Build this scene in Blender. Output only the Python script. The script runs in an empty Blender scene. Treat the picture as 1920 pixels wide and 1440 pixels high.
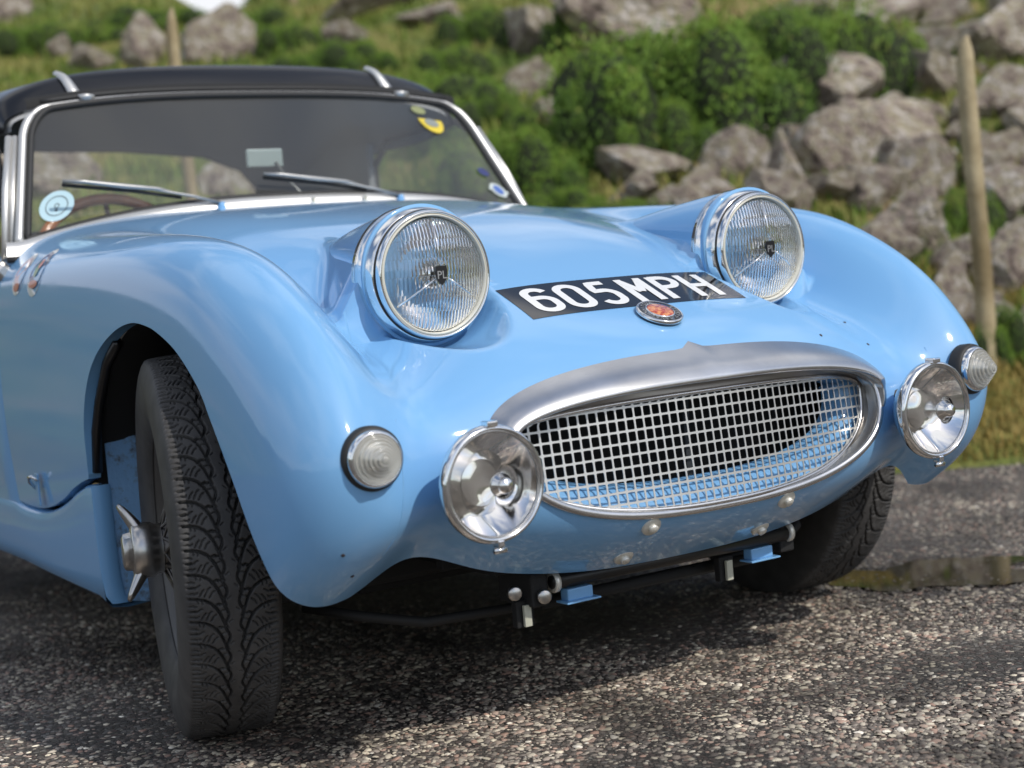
import bpy, bmesh, math, random
import numpy as np
from mathutils import Matrix, Vector, noise
from mathutils.bvhtree import BVHTree
random.seed(7); rng=np.random.default_rng(7)
scene=bpy.context.scene
col=scene.collection
# ---------------------------------------------------------------- camera
CAM=(-1.48512,-2.34390,.67743); TH,PT,RL=.57614391,.07027908,-.08140646; FPX=2922.16/1920
def cam_axes():
    f=Vector((math.sin(TH)*math.cos(PT),math.cos(TH)*math.cos(PT),-math.sin(PT)))
    r=Vector((math.cos(TH),-math.sin(TH),0)); u=r.cross(f)
    c,s=math.cos(RL),math.sin(RL)
    return c*r+s*u, -s*r+c*u, f
_r,_u,_f=cam_axes()
cd=bpy.data.cameras.new('camera'); cam=bpy.data.objects.new('camera',cd); col.objects.link(cam)
M=Matrix.Identity(4)
for i in range(3): M[i][0]=_r[i]; M[i][1]=_u[i]; M[i][2]=-_f[i]; M[i][3]=CAM[i]
cam.matrix_world=M
cd.sensor_width=36; cd.lens=FPX*36; cd.clip_end=2000; cd.clip_start=.05
cd.dof.use_dof=True; cd.dof.focus_distance=2.36; cd.dof.aperture_fstop=3.3
scene.camera=cam
# ---------------------------------------------------------------- light
SUN_EL,SUN_AZ=math.radians(44),math.radians(17)      # azimuth measured from straight ahead of the car (-y) towards +x
sdir=Vector((math.sin(SUN_AZ)*math.cos(SUN_EL),-math.cos(SUN_AZ)*math.cos(SUN_EL),math.sin(SUN_EL)))
sl=bpy.data.lights.new('sun','SUN'); sl.energy=2.6; sl.angle=math.radians(.55); sl.color=(1,.955,.89)
so=bpy.data.objects.new('sun',sl); col.objects.link(so)
so.rotation_euler=sdir.to_track_quat('Z','Y').to_euler()
w=bpy.data.worlds.new('World'); scene.world=w; w.use_nodes=True
nt=w.node_tree; nt.nodes.clear()
def N(t,ty,**k):
    n=t.nodes.new(ty)
    for a,b in k.items(): setattr(n,a,b)
    return n
sky=N(nt,'ShaderNodeTexSky',sky_type='NISHITA'); sky.sun_disc=False
sky.sun_elevation=SUN_EL; sky.sun_rotation=math.atan2(sdir.x,sdir.y)
tc=N(nt,'ShaderNodeTexCoord'); mp=N(nt,'ShaderNodeMapping'); mp.inputs['Scale'].default_value=(1,1,2.2)
no=N(nt,'ShaderNodeTexNoise'); no.inputs['Scale'].default_value=1.9; no.inputs['Detail'].default_value=7; no.inputs['Roughness'].default_value=.55
rp=N(nt,'ShaderNodeValToRGB'); rp.color_ramp.elements[0].position=.455; rp.color_ramp.elements[1].position=.60
mx=N(nt,'ShaderNodeMix',data_type='RGBA'); mx.inputs[7].default_value=(6.4,6.5,6.8,1)
bg=N(nt,'ShaderNodeBackground'); bg.inputs['Strength'].default_value=.148
ow=N(nt,'ShaderNodeOutputWorld')
L=nt.links.new
L(tc.outputs['Generated'],mp.inputs[0]); L(mp.outputs[0],no.inputs[0]); L(no.outputs[0],rp.inputs[0])
L(rp.outputs[0],mx.inputs[0]); L(sky.outputs[0],mx.inputs[6]); L(mx.outputs[2],bg.inputs[0]); L(bg.outputs[0],ow.inputs[0])
scene.view_settings.view_transform='Standard'; scene.view_settings.look='None'
scene.view_settings.exposure=0.0; scene.view_settings.gamma=1; scene.view_settings.use_curve_mapping=False
scene.render.engine='CYCLES'
scene.cycles.max_bounces=10; scene.cycles.transparent_max_bounces=12; scene.cycles.transmission_bounces=8; scene.cycles.glossy_bounces=5
# ---------------------------------------------------------------- helpers
def mat(name,color=(.5,.5,.5),rough=.5,metal=0,coat=0,spec=.5,**kw):
    m=bpy.data.materials.new(name); m.use_nodes=True; b=m.node_tree.nodes['Principled BSDF']
    b.inputs['Base Color'].default_value=(*color,1); b.inputs['Roughness'].default_value=rough; b.inputs['Metallic'].default_value=metal
    b.inputs['Coat Weight'].default_value=coat; b.inputs['Coat Roughness'].default_value=kw.get('cr',.02); b.inputs['Specular IOR Level'].default_value=spec
    return m
def nodes(m): return m.node_tree, m.node_tree.nodes['Principled BSDF'], m.node_tree.links.new
def noisy(m,c1,c2,scale=20,lo=.4,hi=.6,bump=0,bscale=60,dist=.002,rough=None,detail=6):
    t,b,l=nodes(m); tcn=N(t,'ShaderNodeTexCoord'); n=N(t,'ShaderNodeTexNoise'); n.inputs['Scale'].default_value=scale; n.inputs['Detail'].default_value=detail
    r=N(t,'ShaderNodeValToRGB'); r.color_ramp.elements[0].position=lo; r.color_ramp.elements[1].position=hi
    r.color_ramp.elements[0].color=(*c1,1); r.color_ramp.elements[1].color=(*c2,1)
    l(tcn.outputs['Object'],n.inputs[0]); l(n.outputs[0],r.inputs[0]); l(r.outputs[0],b.inputs['Base Color'])
    if bump:
        n2=N(t,'ShaderNodeTexNoise'); n2.inputs['Scale'].default_value=bscale; n2.inputs['Detail'].default_value=8
        bp=N(t,'ShaderNodeBump'); bp.inputs['Strength'].default_value=bump; bp.inputs['Distance'].default_value=dist
        l(tcn.outputs['Object'],n2.inputs[0]); l(n2.outputs[0],bp.inputs['Height']); l(bp.outputs[0],b.inputs['Normal'])
    if rough:
        mr=N(t,'ShaderNodeMapRange'); mr.inputs[3].default_value=rough[0]; mr.inputs[4].default_value=rough[1]
        l(n.outputs[0],mr.inputs[0]); l(mr.outputs[0],b.inputs['Roughness'])
    return m
def mesh(name,V,F,m,parent=None,smooth=True,normals=None):
    me=bpy.data.meshes.new(name)
    V=np.asarray(V,dtype=float)
    me.from_pydata(V.tolist(),[],[tuple(int(i) for i in f) for f in F]) if not isinstance(F,np.ndarray) else fast(me,V,F)
    me.update()
    if m is not None: me.materials.append(m)
    if smooth: me.shade_smooth()
    o=bpy.data.objects.new(name,me); col.objects.link(o)
    if parent: o.parent=parent
    return o
def fast(me,V,F):
    n,k=F.shape
    me.vertices.add(len(V)); me.vertices.foreach_set('co',V.astype(np.float32).ravel())
    me.loops.add(n*k); me.loops.foreach_set('vertex_index',F.astype(np.int32).ravel())
    me.polygons.add(n); me.polygons.foreach_set('loop_start',np.arange(0,n*k,k,dtype=np.int32)); 
    me.update(calc_edges=True); me.validate()
def tag(o,label=None,cat=None,group=None,kind=None):
    for k,v in(('label',label),('category',cat),('group',group),('kind',kind)):
        if v: o[k]=v
    return o
def grid_faces(nr,nc,closed_r=False,closed_c=False):
    a=np.arange(nr if closed_r else nr-1); b=np.arange(nc if closed_c else nc-1)
    A,B=np.meshgrid(a,b,indexing='ij'); A2=(A+1)%nr; B2=(B+1)%nc
    return np.stack([A*nc+B,A*nc+B2,A2*nc+B2,A2*nc+B],-1).reshape(-1,4)
def lathe(name,prof,m,parent=None,center=(0,0,0),axis=(0,-1,0),segs=64,smooth=True,up=(0,0,1)):
    """prof: (radius, height along axis)"""
    ax=Vector(axis).normalized(); u=Vector(up); e1=(u-ax*u.dot(ax)).normalized(); e2=ax.cross(e1)
    V=[]
    for r,h in prof:
        for k in range(segs):
            a=2*math.pi*k/segs; p=Vector(center)+ax*h+(e1*math.cos(a)+e2*math.sin(a))*r; V.append(p[:])
    return mesh(name,V,grid_faces(len(prof),segs,closed_c=True),m,parent,smooth)
def tube(name,pts,r,m,parent=None,segs=12,closed=False,flat=1.0,updir=(0,0,1),caps=True):
    P=[Vector(p) for p in pts]; n=len(P); V=[]; rr=r if hasattr(r,'__len__') else [r]*n
    for i,p in enumerate(P):
        a=P[(i-1)%n] if (i>0 or closed) else p; b=P[(i+1)%n] if (i<n-1 or closed) else p
        t=(b-a).normalized(); u=Vector(updir); e1=(u-t*u.dot(t))
        if e1.length<1e-4: e1=Vector((1,0,0))-t*t.x
        e1.normalize(); e2=t.cross(e1)
        for k in range(segs):
            q=2*math.pi*k/segs; V.append((p+e1*math.cos(q)*rr[i]*flat+e2*math.sin(q)*rr[i])[:])
    F=[tuple(f) for f in grid_faces(n,segs,closed_r=closed,closed_c=True)]
    if not closed and caps: F+=[tuple(range(segs))[::-1],tuple(range((n-1)*segs,n*segs))]
    return mesh(name,V,F,m,parent)
def box(name,c,s,m,parent=None,rot=None,bev=.002):
    bm=bmesh.new(); bmesh.ops.create_cube(bm,size=1); bmesh.ops.scale(bm,vec=s,verts=bm.verts)
    if bev: bmesh.ops.bevel(bm,geom=bm.edges[:],offset=bev,segments=2,affect='EDGES',profile=.5)
    if rot: bmesh.ops.transform(bm,matrix=rot,verts=bm.verts)
    bmesh.ops.translate(bm,vec=c,verts=bm.verts)
    me=bpy.data.meshes.new(name); bm.to_mesh(me); bm.free(); me.materials.append(m)
    o=bpy.data.objects.new(name,me); col.objects.link(o)
    if parent: o.parent=parent
    return o
def crom(pts,n,closed=False):
    P=np.array(pts,float); k=len(P); out=[]
    segn=k if closed else k-1
    for q in range(n if closed else n):
        t=q/(n if closed else n-1)*segn; i=min(int(t),segn-1); f=t-i
        g=(lambda j:P[j%k]) if closed else (lambda j:P[j] if 0<=j<k else (2*P[0]-P[1] if j<0 else 2*P[-1]-P[-2]))
        a,b,c,d=g(i-1),g(i),g(i+1),g(i+2)
        out.append(.5*((2*b)+(-a+c)*f+(2*a-5*b+4*c-d)*f*f+(-a+3*b-3*c+d)*f**3))
    return np.array(out)
def sd_poly(P,Y,Z):
    """signed distance (positive inside) of points (Y,Z) to polygon P"""
    P=np.array(P); d=np.full(Y.shape,1e9); ins=np.zeros(Y.shape,bool); n=len(P)
    for i in range(n):
        a,b=P[i],P[(i+1)%n]; e=b-a; wy,wz=Y-a[0],Z-a[1]
        t=np.clip((wy*e[0]+wz*e[1])/max(e@e,1e-12),0,1)
        d=np.minimum(d,np.hypot(wy-t*e[0],wz-t*e[1]))
        c=((a[1]>Z)!=(b[1]>Z))&(Y<(b[0]-a[0])*(Z-a[1])/((b[1]-a[1]) if b[1]!=a[1] else 1e-12)+a[0]); ins^=c
    return np.where(ins,d,-d)
def clip(V,F,g):
    """drop the part of a triangle mesh where g>0; returns V,F, boundary segments"""
    V=list(map(tuple,V)); pos=g>0; keep=[]; segs=[]; new={}
    V=[np.array(v) for v in V]
    npos=pos[F].sum(1)
    keep=[tuple(f) for f in F[npos==0]]
    def cut(a,b):
        k=(min(a,b),max(a,b))
        if k not in new:
            t=g[a]/(g[a]-g[b]); new[k]=len(V); V.append(V[a]+(V[b]-V[a])*t)
        return new[k]
    for f in F[(npos>0)&(npos<3)]:
        f=list(f); s=[pos[i] for i in f]
        if sum(s)==1:
            k=s.index(True); a,b,c=f[k],f[(k+1)%3],f[(k+2)%3]; p,q=cut(a,b),cut(a,c)
            keep+=[(p,b,c),(p,c,q)]; segs.append((p,q))
        else:
            k=s.index(False); a,b,c=f[k],f[(k+1)%3],f[(k+2)%3]; p,q=cut(a,b),cut(a,c)
            keep.append((a,p,q)); segs.append((p,q))
    V=np.array(V); K=np.array(keep); used=np.zeros(len(V),bool); used[K.ravel()]=True
    idx=np.cumsum(used)-1
    return V[used],idx[K],[(idx[a],idx[b]) for a,b in segs]
def tris(F): return np.concatenate([F[:,[0,1,2]],F[:,[0,2,3]]])
# ---------------------------------------------------------------- materials
paint=mat('paint_blue',(.195,.43,.725),.5,coat=1,spec=.2,cr=.045)
# faint orange peel and a film of road dust on the lacquer
t,b,l=nodes(paint); tcn=N(t,'ShaderNodeTexCoord'); n1=N(t,'ShaderNodeTexNoise'); n1.inputs['Scale'].default_value=230; n2=N(t,'ShaderNodeTexNoise'); n2.inputs['Scale'].default_value=7; n2.inputs['Detail'].default_value=9; n2.inputs['Roughness'].default_value=.7
bp=N(t,'ShaderNodeBump'); bp.inputs['Strength'].default_value=.035; bp.inputs['Distance'].default_value=.001; l(tcn.outputs['Object'],n1.inputs[0]); l(tcn.outputs['Object'],n2.inputs[0]); l(n1.outputs[0],bp.inputs['Height']); l(bp.outputs[0],b.inputs['Coat Normal'])
mr=N(t,'ShaderNodeMapRange'); mr.inputs[1].default_value=.35; mr.inputs[2].default_value=.75; mr.inputs[3].default_value=.02; mr.inputs[4].default_value=.14; l(n2.outputs[0],mr.inputs[0]); l(mr.outputs[0],b.inputs['Coat Roughness'])
blk=mat('underbody_black',(.012,.012,.012),.8); blk_gloss=mat('black_gloss',(.006,.006,.007),.30,coat=.25)
rubber=mat('rubber',(.02,.02,.02),.6)
chrome=mat('chrome',(.86,.86,.85),.10,1); alu=mat('satin_aluminium',(.60,.59,.58),.27,1)
steel=mat('steel',(.55,.53,.50),.3,1); white_alu=mat('polished_strip',(.68,.67,.645),.42,.75)
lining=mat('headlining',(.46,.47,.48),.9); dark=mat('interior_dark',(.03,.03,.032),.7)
noisy(alu,(.60,.59,.58),(.74,.73,.72),9,.35,.65,.15,220,.0004)
# ---------------------------------------------------------------- the car
car=bpy.data.objects.new('sports_car',None); col.objects.link(car)
tag(car,'light blue classic sports car with bonnet-top round headlights and a black roof on the tarmac','car')
C=[ # columns from the centreline to the side; stations from the scuttle forward and down to the lower edge
[(0,.72,.868),(0,.5,.850),(0,.25,.820),(0,0,.780),(0,-.2,.724),(0,-.35,.660),(0,-.46,.607),(0,-.555,.550),(0,-.606,.47),(0,-.628,.39),(0,-.60,.305),(0,-.49,.228)],
[(.15,.72,.867),(.15,.5,.848),(.15,.25,.817),(.15,0,.777),(.15,-.2,.722),(.15,-.35,.6585),(.15,-.46,.606),(.15,-.552,.546),(.15,-.602,.468),(.15,-.623,.39),(.15,-.596,.305),(.15,-.488,.231)],
[(.28,.72,.863),(.28,.5,.842),(.28,.25,.81),(.28,0,.760),(.28,-.2,.703),(.28,-.35,.646),(.28,-.46,.594),(.28,-.542,.533),(.28,-.588,.463),(.28,-.606,.39),(.28,-.58,.315),(.28,-.485,.247)],
[(.38,.72,.856),(.375,.5,.832),(.37,.25,.795),(.37,0,.744),(.37,-.2,.678),(.37,-.35,.612),(.37,-.455,.566),(.37,-.533,.517),(.37,-.572,.457),(.375,-.584,.395),(.375,-.562,.33),(.375,-.484,.273)],
[(.475,.72,.843),(.46,.5,.822),(.452,.25,.785),(.45,0,.728),(.445,-.2,.656),(.445,-.35,.586),(.452,-.45,.547),(.458,-.525,.503),(.46,-.558,.453),(.46,-.566,.40),(.46,-.548,.35),(.462,-.488,.304)],
[(.545,.72,.826),(.53,.5,.813),(.522,.25,.797),(.516,0,.772),(.512,-.2,.732),(.514,-.34,.677),(.52,-.445,.614),(.525,-.525,.548),(.53,-.572,.475),(.53,-.585,.41),(.53,-.565,.345),(.522,-.468,.276)],
[(.595,.72,.803),(.582,.5,.800),(.578,.25,.792),(.576,0,.780),(.576,-.2,.756),(.576,-.33,.715),(.578,-.44,.655),(.582,-.522,.582),(.588,-.578,.50),(.59,-.592,.425),(.588,-.55,.325),(.574,-.438,.243)],
[(.632,.72,.768),(.626,.5,.773),(.624,.25,.769),(.623,0,.760),(.623,-.2,.735),(.624,-.325,.69),(.626,-.425,.63),(.629,-.503,.56),(.632,-.553,.485),(.632,-.566,.415),(.628,-.522,.32),(.612,-.43,.243)],
[(.658,.72,.715),(.656,.5,.722),(.654,.25,.720),(.653,0,.708),(.653,-.2,.68),(.654,-.315,.635),(.656,-.40,.575),(.658,-.462,.51),(.658,-.503,.45),(.656,-.515,.39),(.651,-.478,.312),(.634,-.418,.25)],
[(.668,.72,.6),(.667,.5,.6),(.667,.25,.6),(.667,0,.6),(.667,-.17,.585),(.668,-.28,.545),(.668,-.35,.5),(.668,-.40,.45),(.667,-.435,.405),(.664,-.448,.36),(.657,-.432,.308),(.643,-.40,.265)],
[(.668,.72,.46),(.667,.5,.455),(.667,.25,.45),(.667,0,.45),(.667,-.12,.44),(.667,-.2,.425),(.667,-.255,.40),(.667,-.295,.375),(.666,-.325,.35),(.662,-.345,.33),(.655,-.355,.308),(.645,-.36,.29)],
[(.655,.72,.29),(.655,.5,.29),(.655,.25,.29),(.655,0,.29),(.655,-.07,.29),(.655,-.12,.29),(.655,-.165,.29),(.655,-.2,.29),(.655,-.23,.29),(.652,-.255,.288),(.65,-.27,.285),(.645,-.28,.283)]]
CT=np.array(C)                                    # cols x rows x 3
CT=np.concatenate([(CT[1:]*np.array([-1,1,1]))[::-1],CT])   # both sides
def bspl_interp(P,n):
    """C2 cubic through P (axis 0), n samples"""
    k=len(P); shp=P.shape[1:]; Q=P.reshape(k,-1); A=np.zeros((k,k)); 
    for i in range(1,k-1): A[i,i-1:i+2]=[1,4,1]
    B=6*np.array([Q[i-1]-2*Q[i]+Q[i+1] if 0<i<k-1 else Q[i]*0 for i in range(k)])
    A[0,0]=A[-1,-1]=1; Mm=np.linalg.solve(A,B)
    t=np.linspace(0,k-1,n); i=np.minimum(t.astype(int),k-2); f=(t-i)[:,None]
    S=Q[i]*(1-f)+Q[i+1]*f+((1-f)**3-(1-f))*Mm[i]/6+(f**3-f)*Mm[i+1]/6
    return S.reshape((n,)+shp)
NC,NR=461,300
S=bspl_interp(CT,NC); S=bspl_interp(np.swapaxes(S,0,1),NR)      # rows x cols x 3
def blur(S,ax,it,edge=False):
    for _ in range(it):
        T=S.copy(); sl=[slice(None)]*3
        a,b,c=list(sl),list(sl),list(sl); a[ax]=slice(0,-2); b[ax]=slice(1,-1); c[ax]=slice(2,None)
        T[tuple(b)]=.25*S[tuple(a)]+.5*S[tuple(b)]+.25*S[tuple(c)]; S=T
    return S
S=blur(S,0,60); S=blur(S,1,40)
BASE=S.copy()
# headlamp pods and the scoops in front of them
LX,LY,LZ,LR=.322,-.338,.686,.1045
def smax(a,b,k): h=np.clip(.5+.5*(a-b)/k,0,1); return b+(a-b)*h+k*h*(1-h)
def pods(S):
    X=np.abs(S[...,0]); Y=S[...,1]; Z=S[...,2].copy()
    yb=LY+.006                                   # front end of the pod
    s=np.clip((Y-yb)/.26,0,1.25); gr=np.clip((Y-yb)/.05,0,1); gr=gr*gr*(3-2*gr)
    r=(LR-.012*gr-.020*(1-gr))*(1-.60*s); zc=LZ+.004+.045*s-.012*s*s+0*X; xc=LX-.018*s
    dx=X-xc; q=1-(dx/r)**2
    top=np.where(q>0,zc+r*np.sqrt(np.maximum(q,0)),zc-2.6*(np.abs(dx)-r*.0)+0*r)
    # outside the arc the pod falls away as a steep flank
    edge=.84; ze=zc+r*math.sqrt(1-edge**2); sl=edge/math.sqrt(1-edge**2)
    top=np.where(np.abs(dx)<edge*r,zc+r*np.sqrt(np.maximum(q,0)),ze-sl*(np.abs(dx)-edge*r))
    fade=np.clip((.06-Y)/.10,0,1)
    Zp=smax(Z,top,.030)
    on=(Y>yb+.002)&(X<.50)&(X>.12)&(Y<.2)
    Z=np.where(on,Z*(1-fade)+Zp*fade,Z)
    # scoop: cylinder of air round the ring
    rr=.110; q=1-((X-LX)/rr)**2; bot=np.where(q>0,LZ-rr*np.sqrt(np.maximum(q,0)),9)
    f=(Y<=yb)&(X<LX+rr+.02)&(X>LX-rr-.02)&(Y>-.56)
    bot=np.where(np.abs(X-LX)<rr*.97,bot,LZ-rr*math.sqrt(1-.97**2)+8*(np.abs(X-LX)-rr*.97))
    bot=bot-.10*(LY-Y)*0
    Zs=-smax(-Z,-bot,.006)
    return np.where(f,Zs,Z)
S[...,2]=pods(S)
V=S.reshape(-1,3); F=tris(grid_faces(NR,NC))
bvh=BVHTree.FromPolygons([tuple(v) for v in BASE[::2,::2].reshape(-1,3)],[tuple(int(i) for i in f) for f in grid_faces(len(BASE[::2]),BASE[:,::2].shape[1])])
def zsurf(x,y):
    h=bvh.ray_cast(Vector((x,y,2)),Vector((0,0,-1))); return h[0],h[1]
def ysurf(x,z):
    h=bvh.ray_cast(Vector((x,-2,z)),Vector((0,1,0))); return h[0],h[1]
ARCH=[(-.455,.235),(-.448,.285),(-.425,.34),(-.398,.395),(-.366,.445),(-.316,.512),(-.285,.55),(-.24,.584),(-.19,.612),(-.126,.635),(-.08,.645),(-.028,.65),(.03,.644),(.09,.627),(.145,.602),(.187,.571),(.22,.53),(.243,.48),(.252,.43),(.258,.39)]
LOW=[(.30,.382),(.36,.365),(.41,.347),(.47,.33),(.53,.318),(.6,.312),(.69,.314),(.75,.322)]
cutp=[tuple(p) for p in crom(ARCH,90)]+[tuple(p) for p in crom(LOW,40)]+[(.9,.33),(.9,.1),(-.455,.1)]
g=sd_poly(cutp,V[:,1],V[:,2]); g=np.where(np.abs(V[:,0])>.54,g,-1)
V1,F1,segs=clip(V,F,g)
# grille opening
GA,GZ,GBL,GBT=.352,.448,.131,.056
def gout(t,k=0.):
    """grille outline, t in 0..2pi counter-clockwise from +x seen from the front; k grows it"""
    c,s=math.cos(t),math.sin(t); e=2/2.5
    b=(GBT if s>0 else GBL)+k
    return (math.copysign(abs(c)**e,c)*(GA+k), GZ+math.copysign(abs(s)**e,s)*b)
def gfun(x,z,k=0.):
    b=np.where(z>GZ,GBT,GBL)+k
    return 1-(np.abs(x/(GA+k))**2.5+np.abs((z-GZ)/b)**2.5)
g=np.where(V1[:,1]<-.5,gfun(V1[:,0],V1[:,2]),-1)
V2,F2,gsegs=clip(V1,F1,g)
F2=F2[:,::-1]
body=mesh('front_body',V2,F2,paint,car)
for sg in(-1,1):       # headlamp pods: tapering cowls that sink into the bonnet
    V=[];ns=46;na=73
    for i in range(ns):
        s_=i/(ns-1)*1.25; y=LY-.005+.27*s_; r=(LR+.0012)*(1-.60*s_-.0*s_*s_); zc=LZ+.045*s_-.012*s_*s_; xc=LX-.018*s_
        if i==0: V+=[(sg*(xc+(r-.006)*math.cos(a)),y+.002,zc+(r-.006)*math.sin(a)) for a in np.linspace(math.radians(-90),math.radians(270),na)]
        V+=[(sg*(xc+r*math.cos(a)),y,zc+r*math.sin(a)) for a in np.linspace(math.radians(-90),math.radians(270),na)]
    mesh('headlamp_pod',V,grid_faces(ns+1,na),paint,body)
# flange rolled inwards along the arch and the lower side edge
fl=[];ff=[]
for a,b in segs:
    p,q=V1[a],V1[b]
    if max(p[2],q[2])<.30 and p[1]<0: continue
    s=np.sign(p[0]); i=len(fl)
    fl+=[p,q,q-np.array([s*.022,0,0]),p-np.array([s*.022,0,0])]; ff.append((i,i+1,i+2,i+3))
mesh('arch_flange',fl,ff,paint,car)
# rear row: scuttle and doors behind the shut line
row=S[0]; keep=np.abs(row[:,0])>.50
for sgn in(-1,1):
    r0=row[(row[:,0]*sgn>.47)]
    r0=r0[np.argsort(r0[:,2])[::-1]]
    prof=[(abs(p[0]),p[2]) for p in r0 if p[2]>.30]
    V=[]
    ys=[.727,.735,.8,1.0,1.3,1.6,1.9,2.1]
    for y in ys:
        ins=.004 if y==.727 else 0
        for x,z in prof: V.append((sgn*(x-ins+.012*min(1,(y-.727))),y,z-.02*min(1,y-.727)))
    mesh('door_panel',V,grid_faces(len(ys),len(prof)),paint,car)
bvh2=BVHTree.FromPolygons([tuple(v) for v in V2],[tuple(int(i) for i in f) for f in F2])
def ztop(x,y,dz=.0006):
    h=bvh2.ray_cast(Vector((x,y,1.2)),Vector((0,0,-1))); return (h[0]+h[1].normalized()*dz*(1 if h[1].z>0 else -1)) 
def yfront(x,z): 
    h=ysurf(x,z); return h[0].y if h[0] else -.55
# ---- wheel wells, chassis
def wheel_well(s):
    V=[];n=28
    for k in range(n+1):
        a=math.pi*k/n; y=-.062+.345*math.cos(a); z=.325+.335*math.sin(a)
        for x in (.640,.60,.40): V.append((s*x,y,z))
    mesh('inner_wing',V,grid_faces(n+1,3),blk,car)
    box('inner_wing',(s*.395,-.05,.44),(.012,.54,.32),blk,car)
for s in(-1,1): wheel_well(s)
box('chassis',(0,.75,.26),(1.16,1.9,.10),blk,car,bev=.01)
box('crossmember',(0,-.05,.215),(.72,.12,.07),blk,car,bev=.01)
box('radiator',(0,-.36,.40),(.70,.02,.30),blk,car)
box('undertray',(0,-.30,.25),(.60,.26,.02),blk,car)
# peeling splash panel behind the near wheel, on both sides
peel=mat('peeling_paint',(.2,.4,.7),.6)
t,b,l=nodes(peel); tcn=N(t,'ShaderNodeTexCoord'); n1=N(t,'ShaderNodeTexNoise'); n1.inputs['Scale'].default_value=9; n1.inputs['Detail'].default_value=10; n1.inputs['Roughness'].default_value=.72
n2=N(t,'ShaderNodeTexNoise'); n2.inputs['Scale'].default_value=55; n2.inputs['Detail'].default_value=8; n2.inputs['Roughness'].default_value=.7
r1=N(t,'ShaderNodeValToRGB'); e=r1.color_ramp.elements; e[0].position=.41; e[0].color=(.045,.04,.038,1); e[1].position=.51; e[1].color=(.20,.39,.64,1)
e2=r1.color_ramp.elements.new(.455); e2.color=(.16,.25,.36,1)
ad=N(t,'ShaderNodeMath',operation='MULTIPLY_ADD'); ad.inputs[1].default_value=.45; 
l(tcn.outputs['Object'],n1.inputs[0]); l(tcn.outputs['Object'],n2.inputs[0]); l(n2.outputs[0],ad.inputs[0]); 
sb=N(t,'ShaderNodeMath',operation='MULTIPLY_ADD'); sb.inputs[1].default_value=.62; l(n1.outputs[0],sb.inputs[0]); sb.inputs[2].default_value=-.04
l(sb.outputs[0],ad.inputs[2]); l(ad.outputs[0],r1.inputs[0]); l(r1.outputs[0],b.inputs['Base Color'])
bp=N(t,'ShaderNodeBump'); bp.inputs['Strength'].default_value=.9; bp.inputs['Distance'].default_value=.004; l(ad.outputs[0],bp.inputs['Height']); l(bp.outputs[0],b.inputs['Normal'])
for s in(-1,1):
    V=[];n=24;mm=24
    for i in range(n+1):
        for j in range(mm+1):
            x=.630-.20*i/n; z=.170+.31*j/mm; 
            if j==0: z+=.002*math.sin(i*.8)-.012*i/n
            y=.259-.05*(i/n)**2+.0015*noise.noise(Vector((i*.5,j*.5,0)))
            V.append((s*x,y,z))
    mesh('splash_panel',V,grid_faces(n+1,mm+1),peel,car)
    V=[(s*.632,.262,.48),(s*.632,.25,.62),(s*.43,.20,.62),(s*.43,.202,.48)]
    mesh('splash_panel_top',V,[(0,1,2,3)],blk,car,False)
    tube('seal_channel',[(s*.648,.255,.40),(s*.648,.24,.47),(s*.646,.215,.52),(s*.645,.16,.585),(s*.644,.10,.62)],.009,blk_gloss,car,8)
# sill below the side, its front end flanged
for s in(-1,1):
    low=[p for p in crom(LOW,40)]; low=[(.262,.384)]+[tuple(p) for p in low]+[(1.2,.33),(2.0,.33)]
    V=[];rows=[]
    for y,z in low:
        zt=z-.007; zb_=.191-.022*max(0,min(1,(.85-y)/.6)); q_=lambda f_: zb_+(zt-zb_)*f_
        pr=[(.640,zt+.002),(.654,zt-.001),(.6585,zt-.006),(.6600,zt-.018),(.6595,q_(.55)),(.6575,q_(.25)),(.653,q_(.07)),(.643,q_(.015)),(.615,zb_-.001),(.57,zb_+.002)]
        f=max(0,(.30-y)/.05) 
        for k,(x,zz) in enumerate(pr):
            V.append((s*x,y-.0*f,zz-(.008 if y<.27 and k>5 else 0)))
    o=mesh('sill',V,grid_faces(len(low),10),paint,car)
    # front end face: a folded strip
    V=[];y0=.262;n=14
    for k in range(n+1):
        q=k/n; z=.377-q*.207; xo=float(np.interp(1-q,[0,.07,.25,.55,1],[.643,.653,.6575,.6595,.660]))
        V+=[(s*xo,y0,z),(s*(xo-.006),y0-.005,z),(s*(xo-.030),y0-.007,z),(s*(xo-.038),y0+.004,z)]
    mesh('sill_end',V,grid_faces(n+1,4),paint,car)
    lathe('jacking_plug',[(0,.003),(.016,.003),(.021,.001),(.021,-.004)],rubber,car,(s*.654,.80,.262),(s,0,-.12),24)
    tube('bonnet_latch',[(s*.667,.565,.352),(s*.678,.562,.366),(s*.682,.552,.376),(s*.680,.540,.378),(s*.671,.532,.37)],[.003,.0035,.003,.003,.003],chrome,car,8)
    box('latch_plate',(s*.6695,.545,.352),(.003,.018,.06),paint,car,bev=.001)
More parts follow.
